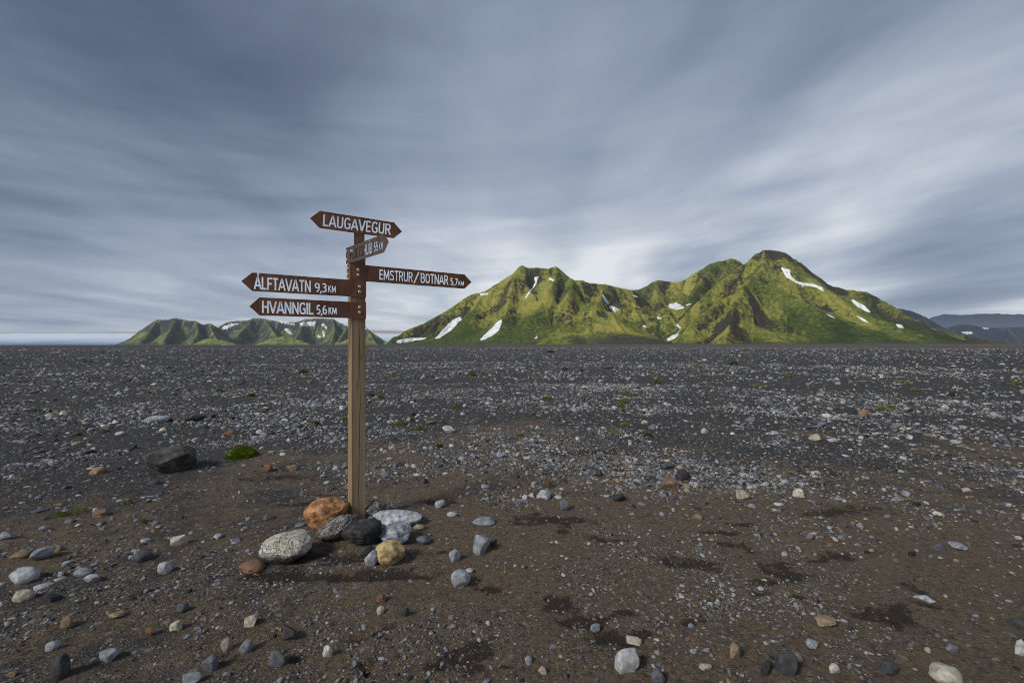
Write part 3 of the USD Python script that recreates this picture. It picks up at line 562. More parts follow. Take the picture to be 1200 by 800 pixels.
# ------------------------------------------------------------------ signpost
AN = math.radians(33)
U = np.array([math.cos(AN), math.sin(AN), 0]); N = np.array([math.sin(AN), -math.cos(AN), 0]); Zv = np.array([0, 0, 1.0])
PC = np.array([-1.110, 3.25, 0.0])
GP = float(ground_z(PC[0], PC[1]))
post = xform('signpost', (PC[0], PC[1], 0.0))
tag(post, 'wooden waymarking post carrying five rusted steel direction boards', 'signpost')
PP = post.GetPath()
def frame(mesh, e1, e2, e3, o):
    T = np.eye(4); T[:3, 0], T[:3, 1], T[:3, 2], T[:3, 3] = e1, e2, e3, o
    mesh = mesh.copy(); mesh.apply_transform(T); return mesh
GLY = {
    'A': (.62, [[(0, 0), (.31, 1), (.62, 0)], [(.12, .30), (.50, .30)]]), 'L': (.46, [[(.07, 1), (.07, .07), (.46, .07)]]), 'F': (.46, [[(.07, 0), (.07, .93), (.46, .93)], [(.07, .50), (.42, .50)]]),
    'T': (.52, [[(0, .93), (.52, .93)], [(.26, .93), (.26, 0)]]), 'V': (.60, [[(0, 1), (.30, 0), (.60, 1)]]), 'N': (.62, [[(.07, 0), (.07, 1)], [(.07, .98), (.55, .02)], [(.55, 0), (.55, 1)]]),
    'H': (.60, [[(.07, 0), (.07, 1)], [(.53, 0), (.53, 1)], [(.07, .5), (.53, .5)]]), 'I': (.14, [[(.07, 0), (.07, 1)]]), 'E': (.48, [[(.48, .93), (.07, .93), (.07, .07), (.48, .07)], [(.07, .5), (.43, .5)]]),
    'M': (.76, [[(.07, 0), (.10, 1)], [(.10, .96), (.38, .22), (.66, .96)], [(.66, 1), (.69, 0)]]), 'U': (.58, [[(.07, 1), (.07, .25), (.14, .10), (.29, .06), (.44, .10), (.51, .25), (.51, 1)]]),
    'G': (.60, [[(.53, .80), (.42, .93), (.28, .94), (.13, .86), (.07, .66), (.07, .34), (.13, .14), (.28, .06), (.42, .07), (.53, .16), (.53, .46), (.33, .46)]]),
    'R': (.58, [[(.07, 0), (.07, .93), (.34, .93), (.47, .86), (.50, .72), (.47, .58), (.34, .50), (.07, .50)], [(.30, .50), (.54, 0)]]),
    'S': (.54, [[(.48, .82), (.40, .92), (.27, .94), (.13, .90), (.07, .76), (.11, .61), (.27, .52), (.42, .43), (.48, .27), (.43, .12), (.28, .06), (.14, .08), (.05, .18)]]),
    'B': (.58, [[(.07, .07), (.07, .93), (.34, .93), (.45, .87), (.48, .74), (.44, .59), (.34, .53), (.07, .53)], [(.34, .53), (.48, .45), (.52, .29), (.47, .13), (.34, .07), (.07, .07)]]),
    'O': (.62, [[(.31, .94), (.15, .88), (.07, .68), (.07, .32), (.15, .12), (.31, .06), (.47, .12), (.55, .32), (.55, .68), (.47, .88), (.31, .94)]]),
    'J': (.40, [[(.33, 1), (.33, .24), (.27, .10), (.15, .06), (.02, .10)]]), 'D': (.60, [[(.07, .07), (.07, .93), (.28, .93), (.44, .84), (.53, .64), (.53, .36), (.44, .16), (.28, .07), (.07, .07)]]),
    'K': (.58, [[(.07, 0), (.07, 1)], [(.52, 1), (.10, .46)], [(.20, .56), (.56, 0)]]), '/': (.46, [[(0, -.10), (.46, 1.08)]]),
    '9': (.54, [[(.47, .66), (.45, .84), (.27, .94), (.11, .86), (.07, .67), (.12, .50), (.26, .43), (.41, .50), (.47, .66), (.46, .36), (.38, .14), (.20, .05)]]),
    '3': (.50, [[(.05, .86), (.18, .94), (.34, .91), (.43, .76), (.37, .59), (.18, .52)], [(.18, .52), (.38, .46), (.45, .29), (.38, .11), (.22, .06), (.04, .12)]]),
    '5': (.50, [[(.43, .93), (.10, .93), (.08, .52), (.25, .56), (.40, .47), (.44, .30), (.37, .12), (.21, .06), (.04, .11)]]),
    '6': (.54, [[(.36, .95), (.18, .86), (.08, .64), (.07, .34), (.12, .14), (.27, .06), (.42, .13), (.47, .33), (.42, .50), (.27, .57), (.13, .50), (.07, .34)]]),
    '7': (.50, [[(.03, .93), (.47, .93), (.18, 0)]]), ',': (.14, [[(.09, .12), (.07, -.02), (.01, -.14)]]),
}
GLY['Á'] = (.62, GLY['A'][1] + [[(.30, 1.14), (.40, 1.30)]]); GLY['Ó'] = (.62, GLY['O'][1] + [[(.29, 1.12), (.39, 1.28)]]); GLY['Í'] = (.14, GLY['I'][1] + [[(.06, 1.12), (.16, 1.28)]]); GLY['Ð'] = (.60, GLY['D'][1] + [[(-.05, .5), (.28, .5)]])
def lettering(text, x0, x1, y0, h, weight=.135, gap=.12, slant=0.0):
    """The letters of a cut-out line as one 2D shape, squeezed into x0..x1; the counters stay held by narrow bridges as in a stencil."""
    pen, shapes = 0.0, []
    for ch in text:
        if ch == ' ': pen += .30; continue
        w, strokes = GLY[ch]
        g = unary_union([LineString(s).buffer(weight / 2, cap_style=2, join_style=1 if len(s) > 4 else 2, mitre_limit=2.2) for s in strokes])
        if ch not in '/,ÁÓÍJ': g = g.intersection(sbox(-.1, 0, w + .2, 1))
        holes = [r for p in getattr(g, 'geoms', [g]) for r in getattr(p, 'interiors', [])]
        for r in holes:
            c = Polygon(r).centroid
            g = g.difference(sbox(c.x - .024, c.y, c.x + .024, c.y + .6))
        shapes.append(affinity.translate(g, pen, 0)); pen += w + gap
    pen -= gap
    g = unary_union(shapes); k = (x1 - x0) / pen
    return affinity.affine_transform(g, [k, slant * h, 0, h, x0, y0])
def plate(outline, cuts, t):
    pg = Polygon(outline).buffer(-.002).buffer(.002, join_style=1)
    if cuts: pg = pg.difference(unary_union(cuts))
    parts = [g for g in getattr(pg, 'geoms', [pg]) if g.area > 4e-5]
    return trimesh.util.concatenate([trimesh.creation.extrude_polygon(g, t, engine='earcut') for g in parts])
def bolt_mesh():
    a = trimesh.creation.cylinder(.0105, .003, sections=18); a.apply_translation((0, 0, .0015))
    b = trimesh.creation.revolve([(0, .009), (.0035, .0085), (.0065, .0065), (.008, .003), (0, .003)], sections=16)
    return trimesh.util.concatenate([a, b])
# post
def post_mesh():
    c, h = .0055, .05
    pg = Polygon([(-h + c, -h), (h - c, -h), (h, -h + c), (h, h - c), (h - c, h), (-h + c, h), (-h, h - c), (-h, -h + c)])
    body = trimesh.creation.extrude_polygon(pg, 2.25, engine='earcut'); body.apply_translation((0, 0, -.35))
    import manifold3d as mf
    m = mf.Manifold(mf.Mesh(body.vertices.astype(np.float32), body.faces.astype(np.uint32)))
    rng = random.Random(4)
    def crack(x, z0, z1, w, face):
        k = 9; L_ = []
        for i in range(k):
            s = i / (k - 1); L_.append((x + rng.uniform(-.002, .002), z0 + (z1 - z0) * s, w * math.sin(math.pi * min(max(s, .06), .94))))
        pg = Polygon([(a - b / 2, z) for a, z, b in L_] + [(a + b / 2, z) for a, z, b in reversed(L_)])
        t = trimesh.creation.extrude_polygon(pg, .016, engine='earcut')
        M4 = np.eye(4)
        M4[:3, 0], M4[:3, 1], M4[:3, 2] = ((1, 0, 0), (0, 0, 1), (0, -1, 0)) if face == 0 else ((0, -1, 0), (0, 0, 1), (-1, 0, 0))
        M4[:3, 3] = (0, -.038, 0) if face == 0 else (-.04, 0, 0)
        t.apply_transform(M4); t.fix_normals()
        return mf.Manifold(mf.Mesh(t.vertices.astype(np.float32), t.faces.astype(np.uint32)))
    for a in ((.006, .95, 1.42, .0065, 0), (.010, .35, .98, .0055, 0), (.002, .12, .45, .005, 0), (-.022, .5, .9, .0018, 0), (.03, .2, .6, .0016, 0), (.0, .2, .9, .002, 1)):
        cc = crack(*a)
        if not cc.is_empty(): m = m - cc
    o = m.to_mesh(); return trimesh.Trimesh(o.vert_properties[:, :3], o.tri_verts, process=False)
obj('post', frame(post_mesh(), U, -N, Zv, (0, 0, 0)), M['wood'], PP)
# boards on the front face: (name label, outline, cuts, n offset, bolts)
def board(label, outline, cuts, off, bolts, pad=None, e1=U, nn=N, o=(0, 0, 0), t=.004, mat='steel'):
    b = obj('direction_board', frame(plate(outline, cuts, t), e1, Zv, nn, np.asarray(o) + nn * off), M[mat], PP)
    b.SetCustomDataByKey('label', label)
    if pad:
        obj('mounting_pad', frame(plate(pad, [], .003), e1, Zv, nn, np.asarray(o) + nn * (off + t + .0006)), M['steel'], b.GetPath())
    for s, z in bolts:
        obj('bolt', frame(bolt_mesh(), e1, Zv, nn, np.asarray(o) + nn * (off + t + (.0038 if pad else .0004)) + e1 * s + Zv * z), M['bolt'], b.GetPath(), smooth=35)
F0 = .0505
board('board cut with ÁLFTAVATN 9,3 KM pointing left', [(-.712, 1.645), (-.652, 1.703), (.049, 1.703), (.049, 1.587), (-.652, 1.587)],
      [lettering('ÁLFTAVATN', -.640, -.312, 1.600, .079, .15, .07), lettering('9,3', -.288, -.212, 1.605, .062, .15, .06), lettering('KM', -.203, -.153, 1.607, .046, .16, .10)], F0, [(.004, 1.660), (.004, 1.624)], [(-.051, 1.5855), (.051, 1.5855), (.051, 1.7045), (-.051, 1.7045)])
board('board cut with HVANNGIL 5,6 KM pointing left', [(-.668, 1.491), (-.612, 1.550), (.049, 1.550), (.049, 1.436), (-.612, 1.436)],
      [lettering('HVANNGIL', -.598, -.296, 1.452, .078, .16, .08), lettering('5,6', -.276, -.210, 1.456, .062, .15, .06), lettering('KM', -.200, -.148, 1.460, .046, .16, .10)], F0, [(.004, 1.515), (.004, 1.479)], [(-.051, 1.4345), (.051, 1.4345), (.051, 1.5515), (-.051, 1.5515)])
board('board cut with EMSTRUR / BOTNAR 5,7 KM pointing right', [(-.049, 1.701), (-.049, 1.816), (.832, 1.816), (.897, 1.759), (.832, 1.701)],
      [lettering('EMSTRUR', .147, .398, 1.722, .074, .15, .08), lettering('/', .408, .447, 1.722, .074, .13), lettering('BOTNAR', .462, .690, 1.722, .074, .15, .08), lettering('5,7', .710, .772, 1.724, .054, .16, .06), lettering('KM', .780, .828, 1.725, .036, .17, .10)], F0, [(-.006, 1.778), (-.006, 1.742)], [(-.050, 1.706), (.050, 1.706), (.050, 1.8175), (-.050, 1.8175)])
# strip that carries the topmost board above the end of the wood
obj('mounting_strip', frame(plate([(-.031, 1.821), (.040, 1.821), (.040, 2.047), (-.031, 2.047)], [], .006), U, Zv, N, N * F0), M['steel'], PP)
board('topmost board cut with LAUGAVEGUR, pointed at both ends', [(-.318, 2.092), (-.256, 2.151), (.252, 2.147), (.312, 2.088), (.250, 2.031), (-.258, 2.035)],
      [lettering('LAUGAVEGUR', -.238, .226, 2.052, .080, .15, .10, .05)], F0 + .0066, [])
e1 = np.array([.684, -.729, 0]); e1 /= np.linalg.norm(e1); nn = np.array([e1[1], -e1[0], 0])
o4 = np.array([-1.176, 3.227, 0]) - np.array([PC[0], PC[1], 0])
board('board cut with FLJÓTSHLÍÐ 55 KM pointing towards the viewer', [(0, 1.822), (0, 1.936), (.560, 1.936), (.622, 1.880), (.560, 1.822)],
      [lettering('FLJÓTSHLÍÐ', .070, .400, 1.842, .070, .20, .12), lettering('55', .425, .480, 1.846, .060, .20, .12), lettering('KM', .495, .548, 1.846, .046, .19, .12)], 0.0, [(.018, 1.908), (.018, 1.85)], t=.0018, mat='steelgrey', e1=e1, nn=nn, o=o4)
n2 = -U       # bracket on the left face of the post
obj('mounting_bracket', frame(plate([(-.049, 1.69), (.049, 1.69), (.049, 1.8195), (-.049, 1.8195)], [], .006), -N, Zv, n2, n2 * .0505), M['steel'], PP)
for s, z in ((.0, 1.79), (.0, 1.75), (.0, 1.715)):
    obj('bolt', frame(bolt_mesh(), -N, Zv, n2, n2 * .057 + (-N) * s + Zv * z), M['bolt'], PP, smooth=35)

# ------------------------------------------------------------------ stones
ICO = {s: trimesh.creation.icosphere(subdivisions=s) for s in (1, 2, 3, 4, 5)}
def stone(seed, size, cuts=8, sub=2, lump=.12, depth=(.62, .92), fine=0.0):
    """A stone: a ball cut by random flat faces, roughened and stretched to size (width, depth, height); base at z = 0."""
    rng = np.random.default_rng(seed)
    v = np.array(ICO[sub].vertices)
    for _ in range(cuts):
        n = rng.normal(size=3); n /= np.linalg.norm(n); c = rng.uniform(*depth)
        dd = v @ n - c
        v = v - np.outer(np.maximum(dd, 0) * .93, n)
    v = v * (1 + lump * 2 * (fbm(v * 1.3 + seed * 3.3, 3, seed % 97) - .5))[:, None]
    if fine: v = v * (1 + fine * (fbm(v * 7 + seed, 4, seed % 89) - .5) + fine * .5 * (fbm(v * 19 + seed, 3, seed % 83) - .5))[:, None]
    lo, hi = v.min(0), v.max(0)
    v = (v - (lo + hi) / 2) / (hi - lo) * np.asarray(size)
    v[:, 2] -= v[:, 2].min()
    return v, np.array(ICO[sub].faces)
def spin(v, rz=0.0, rx=0.0, ry=0.0):
    R_ = trimesh.transformations.euler_matrix(rx, ry, rz)[:3, :3]; return v @ R_.T
def lay(name, v, f, x, y, sink, mat, label, cat, group=None, smooth=True, z=None):
    k = float(np.ptp(v, axis=0).max()) if cat == 'stone' else 1.0      # small stones are modelled at unit size and scaled, so that their grain scales with them
    p = obj(name, (v / k, f), mat, smooth=smooth)
    zz = float(ground_z(x, y)) - sink if z is None else z
    UsdGeom.Xformable(p).AddTranslateOp().Set((float(x), float(y), zz))
    if k != 1.0: UsdGeom.Xformable(p).AddScaleOp().Set((k, k, k))
    return tag(p, label, cat, group)
def foot(px, py):
    """The point of the plain seen at that place of the photograph."""
    d = CAM_H * FPX / (py - HY)
    for _ in range(6):
        x = (px - 600) / FPX * d; d = (CAM_H - float(ground_z(x, d))) * FPX / (py - HY)
    return (px - 600) / FPX * d, d
def fit(h, dep, y):
    """Depth and height of a stone whose outline, looked down on from eye height, is h tall."""
    sn = CAM_H / math.hypot(CAM_H, y); cs = math.sqrt(1 - sn * sn)
    dep = min(dep, .80 * h / sn)
    return dep, max(.45 * h, math.sqrt(max(h * h - (dep * sn) ** 2, 0)) / cs)
def big(name, seed, cx, base, w_px, h_px, dep, mat, label, cat='rock', rz=0, rx=0, ry=0, cuts=9, lump=.14, sink=.12, fine=.08, sub=4, dpt=(.62, .92)):
    x, y = foot(cx, base); s = y / FPX
    w, h = w_px * s, h_px * s
    dep, h = fit(h, dep, y)
    v, f = stone(seed, (w, dep, h * (1 + sink)), cuts, sub, lump, dpt, fine)
    v = spin(v, rz, rx, ry); v[:, 2] -= v[:, 2].min()
    return lay(name, v, f, x * (1 + dep * .45 / y), y + dep * .45, h * sink, M[mat], label, cat)
# cairn at the foot of the post: (px of middle, px row of base, width, height in px, depth in m)
big('rock', 12, 383, 621, 52, 36, .25, 'orange', 'orange-brown boulder left of the foot of the post', rz=.3, cuts=12, fine=.12)
big('rock', 25, 398, 636, 54, 21, .22, 'scoria', 'rough dark grey porous slab leaning against the orange boulder', ry=-.42, rx=.25, cuts=9, fine=.22)
big('rock', 211, 343, 665, 64, 38, .25, 'lichen', 'large pale pitted rock with a dark underside left of the post', ry=-.24, cuts=6, lump=.2, fine=.09, dpt=(.62, .92))
big('rock', 41, 424, 643, 46, 28, .20, 'lava', 'black rock in the middle of the pile in front of the post', rz=.2, cuts=10, fine=.14)
big('rock', 53, 464, 640, 42, 24, .17, 'blue', 'blue-grey rock with a rusty patch right of the black rock', rz=-.2, cuts=10, fine=.10)
big('rock', 66, 466, 618, 61, 17, .20, 'slab', 'long flat pale blue slab right of the post', rz=-.08, ry=.06, cuts=12, fine=.08, sink=.2)
big('rock', 71, 441, 609, 27, 21, .17, 'scoria', 'brownish grey rock behind the pale flat slab', rz=.5, cuts=12, fine=.10)
big('rock', 87, 457, 664, 36, 27, .16, 'ochre', 'smooth yellow ochre rock in front of the pile', cuts=4, lump=.10, fine=.05, dpt=(.75, .95))
big('rock', 92, 296, 673, 30, 15, .13, 'rust', 'flat reddish stone half buried beside the large pitted rock', cuts=9, sink=.35, rz=.4)
big('rock', 99, 431, 664, 15, 17, .07, 'grey', 'small upright grey stone left of the ochre rock', 'stone', ry=.5, cuts=9, sub=3)
big('rock', 104, 426, 655, 11, 14, .06, 'dark', 'small dark splinter of stone below the black rock', 'stone', ry=.7, cuts=9, sub=3)
big('rock', 108, 496, 640, 17, 10, .08, 'grey', 'rounded grey stone at the right edge of the pile', 'stone', cuts=5, sub=3)
big('rock', 113, 491, 622, 13, 7, .06, 'cream', 'cream stone beside the end of the pale slab', 'stone', cuts=6, sub=3)
big('rock', 131, 197, 557, 56, 31, .40, 'basalt', 'large dark angular boulder alone on the left', rz=.35, ry=.10, cuts=14, lump=.08, fine=.06, dpt=(.5, .8))
big('rock', 137, 219, 494, 46, 9, .22, 'basalt', 'long low dark slab of rock far left beyond the dark boulder', ry=-.06, cuts=9, fine=.14)
big('rock', 139, 184, 496, 30, 9, .28, 'slab', 'low pale stone beside the long dark slab', 'stone', cuts=9, sub=3, fine=.16)

# stones placed one by one: px, base row, width, height, colour, description
HAND = [
 (209, 639, 22, 12, 'cream', 'thin cream stone set flat between the left edge and the pitted rock'), (167, 659, 23, 13, 'grey', 'oval grey stone left of the flat cream stone'), (51, 658, 24, 16, 'grey', 'bluish slanted stone near the left edge'), (26, 655, 25, 11, 'tan', 'flat tan stone at the left edge above the big grey oval'),
 (29, 684, 32, 18, 'grey', 'big oval grey stone at the left edge'), (27, 705, 23, 13, 'cream', 'cream stone just below the big grey oval at the left edge'), (60, 706, 19, 10, 'dark', 'dark flat stone right of the cream stone at the left edge'), (98, 675, 22, 10, 'grey', 'long pale blue stone right of the big grey oval'),
 (109, 682, 20, 9, 'grey', 'grey stone touching the long pale blue stone'), (193, 673, 16, 13, 'grey', 'round grey pebble below the oval grey stone'), (80, 737, 17, 14, 'tan', 'blocky tan stone in the lower left'), (136, 725, 16, 8, 'tan', 'brownish flat stone right of the blocky tan one'),
 (205, 740, 16, 12, 'cream', 'light tilted stone in the lower left sand'), (175, 745, 10, 9, 'rust', 'small orange pebble left of the light tilted stone'), (214, 718, 14, 10, 'dark', 'dark blue pebble above the light tilted stone'), (293, 734, 18, 12, 'cream', 'white and rose stone below the flat reddish stone'),
 (339, 751, 22, 17, 'dark', 'dark round stone right of the white and rose stone'), (265, 764, 14, 13, 'cream', 'upright cream stone left of the dark round stone'), (325, 781, 23, 17, 'grey', 'blue-grey faceted stone near the bottom left'), (128, 776, 23, 14, 'grey', 'light blue long stone near the bottom left'),
 (70, 797, 24, 26, 'dark', 'dark upright egg-shaped stone in the bottom left corner'), (246, 787, 21, 18, 'grey', 'tilted grey stone leaning right at the bottom edge'), (226, 801, 26, 13, 'grey', 'grey flat stone cut by the bottom edge'), (384, 770, 12, 12, 'cream', 'single light pebble at the bottom, below the cairn'),
 (289, 766, 16, 13, 'grey', 'greenish grey stone between the cream and the dark round stone'), (62, 763, 16, 11, 'grey', 'pale grey stone above the egg-shaped stone'), (8, 632, 17, 9, 'grey', 'pale stone cut by the left edge'), (118, 606, 17, 10, 'rust', 'brown stone left of the dark boulder foot'),
 (314, 553, 12, 9, 'rust', 'flat orange stone right of the moss cushion'), (115, 555, 18, 9, 'tan', 'tan rounded stone left of the dark boulder'), (342, 552, 14, 8, 'tan', 'low brown stone between the moss cushion and the post'), (181, 568, 14, 6, 'dark', 'dark sliver of stone in front of the dark boulder'),
 (562, 651, 22, 23, 'grey', 'tall rounded grey stone right of the cairn'), (534, 658, 15, 14, 'grey', 'bluish stone just left of the tall rounded grey stone'), (578, 641, 10, 10, 'dark', 'dark pebble just right of the tall rounded grey stone'), (539, 689, 26, 19, 'grey', 'smooth round two-tone stone below the tall rounded one'),
 (638, 587, 20, 13, 'grey', 'blue-grey stone with a pale top beyond the cairn'), (661, 598, 12, 13, 'grey', 'blocky pale stone next to the blue-grey one'), (733, 788, 30, 24, 'grey', 'large grey and brown split stone at the bottom middle'), (770, 802, 17, 14, 'grey', 'grey stone on the bottom edge right of the split stone'),
 (636, 790, 13, 9, 'cream', 'pale pebble on the dark crust at the bottom middle'), (619, 779, 10, 8, 'grey', 'blue pebble left of the pale one on the dark crust'), (446, 720, 10, 9, 'cream', 'white pebble below the ochre rock'), (475, 722, 11, 10, 'dark', 'dark cube-like pebble right of the white pebble'),
 (446, 706, 13, 10, 'rust', 'pinkish pebble just above the white pebble'), (697, 741, 14, 10, 'grey', 'grey pebble with a pale face on the middle sand'), (743, 757, 20, 12, 'cream', 'pair-like pale stone above the split stone'), (516, 595, 14, 10, 'grey', 'light grey stone right of the pale slab'),
 (530, 605, 14, 6, 'grey', 'flat pale stone nearest the light grey one'), (567, 616, 30, 11, 'grey', 'low bluish stone lying beyond the tall rounded stone'), (550, 671, 10, 5, 'cream', 'cream chip above the smooth round stone'), (785, 572, 23, 12, 'rust', 'reddish brown stone beyond the middle sand'),
 (1106, 801, 42, 23, 'cream', 'big smooth cream stone on the bottom edge at the right'), (921, 793, 28, 26, 'dark', 'large dark faceted stone at the bottom right'), (897, 791, 17, 15, 'dark', 'dark stone touching the large faceted one'), (935, 777, 15, 10, 'cream', 'pale stone behind the large dark faceted one'),
 (860, 772, 16, 15, 'tan', 'two-tone tan stone left of the dark faceted stones'), (826, 785, 16, 8, 'cream', 'flat pale chip near the bottom, left of the tan stone'), (1043, 792, 20, 16, 'dark', 'dark wedge of stone left of the big cream stone'), (951, 759, 14, 9, 'grey', 'light grey pebble above the dark faceted stone'),
 (967, 735, 24, 12, 'tan', 'flat tan stone on the dark crust at the right'), (978, 789, 15, 10, 'cream', 'long pale pebble between dark stones at the bottom right'), (1190, 737, 20, 13, 'dark', 'dark stone at the right edge'), (1195, 768, 14, 18, 'grey', 'grey stone cut by the right edge'),
 (1115, 766, 16, 10, 'grey', 'blue stone above the big cream stone'), (1083, 707, 20, 10, 'grey', 'blue-grey stone with a bright ridge on the right'), (871, 585, 22, 11, 'cream', 'broad cream stone on the brown sand at right'), (935, 582, 14, 10, 'cream', 'cream lump right of the broad cream stone'),
 (1100, 645, 18, 9, 'grey', 'long pale stone with a bluish top at far right'), (1123, 645, 20, 9, 'grey', 'pale curved stone beside the long one at far right'), (1133, 577, 12, 6, 'cream', 'small cream stone at the right, alone on brown sand'), (949, 632, 9, 7, 'grey', 'light pebble amid the right hand sand'),
 (897, 474, 17, 10, 'grey', 'pale triangular stone standing out on the far gravel'), (879, 494, 12, 7, 'grey', 'pale round stone nearer than the triangular one'), (1012, 488, 12, 8, 'rust', 'orange stone on the far gravel at right'), (994, 486, 22, 8, 'dark', 'dark stone left of the orange one'),
 (969, 489, 13, 5, 'cream', 'white flat stone left of the dark one on the far gravel'), (955, 516, 14, 8, 'cream', 'pale stone in the middle distance at right'), (826, 508, 10, 7, 'grey', 'pale stone in the middle distance beyond the sand'), (432, 465, 13, 6, 'dark', 'black stone just right of the post in the distance'),
 (714, 432, 12, 5, 'grey', 'light grey stone far off in the middle of the plain'), (751, 431, 10, 4, 'grey', 'flat light stone far off right of the first'), (662, 434, 9, 4, 'dark', 'black stone far off left of the light one'), (505, 497, 14, 5, 'tan', 'low tan stone beyond the cairn on the gravel'),
 (526, 507, 17, 9, 'grey', 'blue-grey stone cluster piece beyond the cairn'), (461, 527, 11, 5, 'cream', 'rose white pebble right of the post'), (586, 536, 10, 7, 'grey', 'grey stone among gravel in the middle distance'), (702, 558, 11, 8, 'dark', 'dark stone with a pale crown in the middle distance'),
 (782, 549, 16, 8, 'grey', 'pale blue stone on the gravel in front of the knoll'), (756, 497, 10, 5, 'cream', 'cream stone on the far gravel below the knoll'), (800, 562, 20, 10, 'dark', 'dark mottled stone beyond the middle sand'), (726, 588, 16, 10, 'dark', 'dark low stone nearer than the mottled one'),
]
for i, (px, py, w, h, mat, lab) in enumerate(HAND):
    w, h = w * .92, h * .92
    x, y = foot(px, py); s = y / FPX; rng = random.Random(i * 7 + 1)
    dep, hh = fit(h * s, w * s * rng.uniform(.6, .95), y)
    smooth_ = any(wd in lab for wd in ('oval', 'egg', 'smooth'))
    v, f = stone(1000 + i * 13, (w * s, dep, hh * 1.35), 4 if smooth_ else rng.choice((7, 10, 13, 16)), 3, .16, (.72, .95) if smooth_ else (.48, .88), .05 if smooth_ else .12)
    v = spin(v, rng.uniform(-.3, .3), 0, rng.uniform(-.12, .12)); v[:, 2] -= v[:, 2].min()
    lay('stone', v, f, x * (1 + dep * .4 / y), y + dep * .4, hh * .35, M[mat], lab, 'stone')

def stone_density(x, y):
    """How thickly stones lie: clusters on the gravel, thin on the sand."""
    c = fb2(x, y, .8, 4, 15)
    c2 = fb2(x, y, 3.0, 3, 19)
    d = np.clip((c - .38) * 4.2, .17, 1.3) * np.clip((c2 - .25) * 2.2, .25, 1.2) * (1.12 - .70 * sandiness(x, y)) * (1 - .6 * np.clip(crustiness(x, y) * 3 - .4, 0, 1))
    d = d + .8 * np.exp(-(((x - 1.9) / .8) ** 2 + ((y - 4.3) / .5) ** 2)) + .8 * np.exp(-(((x - 1.0) / .9) ** 2 + ((y - 4.6) / .45) ** 2))
    return np.clip(d, 0, 1.4) / 1.4
KINDS = [('grey', .62), ('dark', .20), ('cream', .09), ('tan', .065), ('rust', .025)]
PROTO_V = [stone(5000 + k * 17, (1, .55 + .4 * ((k * 37) % 10) / 10, .34 + .3 * ((k * 53) % 10) / 10), (5, 8, 11, 14)[k % 4], 2, .16, (.48, .88)) for k in range(14)]
TAKEN = [foot(h[0], h[1]) for h in HAND] + [(-1.13, 3.05), (-1.3, 2.75), (-.9, 2.9), (-.75, 3.2), (-1.25, 3.2)]
TK_A = np.array(TAKEN)
def scatter(rng, r0, r1, n, smin, smax, alpha):
    """n candidate stones between r0 and r1 metres; sizes follow a power law."""
    r = np.sqrt(rng.uniform(r0 ** 2, r1 ** 2, n)); th = np.radians(rng.uniform(-62, 62, n))
    x, y = r * np.sin(th), r * np.cos(th)
    keep = rng.uniform(size=n) < stone_density(x, y)
    x, y = x[keep], y[keep]; m = len(x)
    uu = rng.uniform(size=m); s = (smin ** -alpha + uu * (smax ** -alpha - smin ** -alpha)) ** (-1 / alpha)
    return x, y, s
rng = np.random.default_rng(77)
bands = [(.9, 3.4, 210000, .006, .034, 2.15), (3.4, 7, 230000, .010, .085, 2.2), (7, 15, 170000, .022, .15, 2.3), (15, 34, 90000, .045, .22, 2.4), (34, 90, 46000, .09, .34, 2.5), (90, 230, 40000, .20, .55, 2.6)]
SX, SY, SS = (np.concatenate(c) for c in zip(*[scatter(rng, *b) for b in bands]))
from scipy.spatial import cKDTree
dmin = cKDTree(TK_A).query(np.stack([SX, SY], 1))[0]
clear = (dmin > SS * .6 + .06) | (np.hypot(SX, SY) > 9)
clear &= ~((((SX + 1.05) / .30) ** 2 + ((SY - 3.0) / .24) ** 2 < 1) | (((SX + 1.28) / .20) ** 2 + ((SY - 2.74) / .15) ** 2 < 1))
SX, SY, SS = SX[clear], SY[clear], SS[clear]
SK = rng.choice(len(KINDS), len(SX), p=[k[1] for k in KINDS])
apparent = SS / np.hypot(SX, SY); inview = np.abs(SX / SY) < 1.12
order = np.argsort(-apparent * inview)
print('stones', len(SX))
SINGLE = set(order[:150].tolist())
GL = {'grey': ('loose pale to mid grey stone', 'loose grey stones'), 'dark': ('loose dark grey to black stone', 'loose dark stones'),
      'cream': ('loose cream white stone', 'loose cream stones'), 'tan': ('loose tan brown stone', 'loose tan stones'), 'rust': ('loose rusty orange stone', 'loose rusty stones')}
for i in sorted(SINGLE):
    k = KINDS[SK[i]][0]; s = SS[i]
    v, f = stone(20000 + i, (s, s * rng.uniform(.6, .95), s * rng.uniform(.4, .65)), int(rng.integers(6, 15)), 3, .15, (.50, .90), .08)
    v = spin(v, rng.uniform(0, 6.28), rng.uniform(-.2, .2), rng.uniform(-.2, .2)); v[:, 2] -= v[:, 2].min()
    ang, rr = SX[i] / SY[i], math.hypot(SX[i], SY[i])
    place = 'left of the cairn' if ang < -.5 else 'before or beside the cairn' if ang < -.15 else 'on sand right of the cairn' if ang < .4 else 'on stony ground at right'
    near = 'near the viewer' if rr < 2.3 else 'a few steps off' if rr < 4.2 else 'farther off'
    lay('stone', v, f, SX[i], SY[i], s * .2, M[k], f'{GL[k][0]} {place}, {near}', 'stone', f'{GL[k][1]} {place}, {near}')
rest = np.array([i for i in range(len(SX)) if i not in SINGLE])
gravel = xform('gravel')
tag(gravel, 'countless small loose stones and pebbles strewn over the whole plain', 'gravel', kind='stuff')
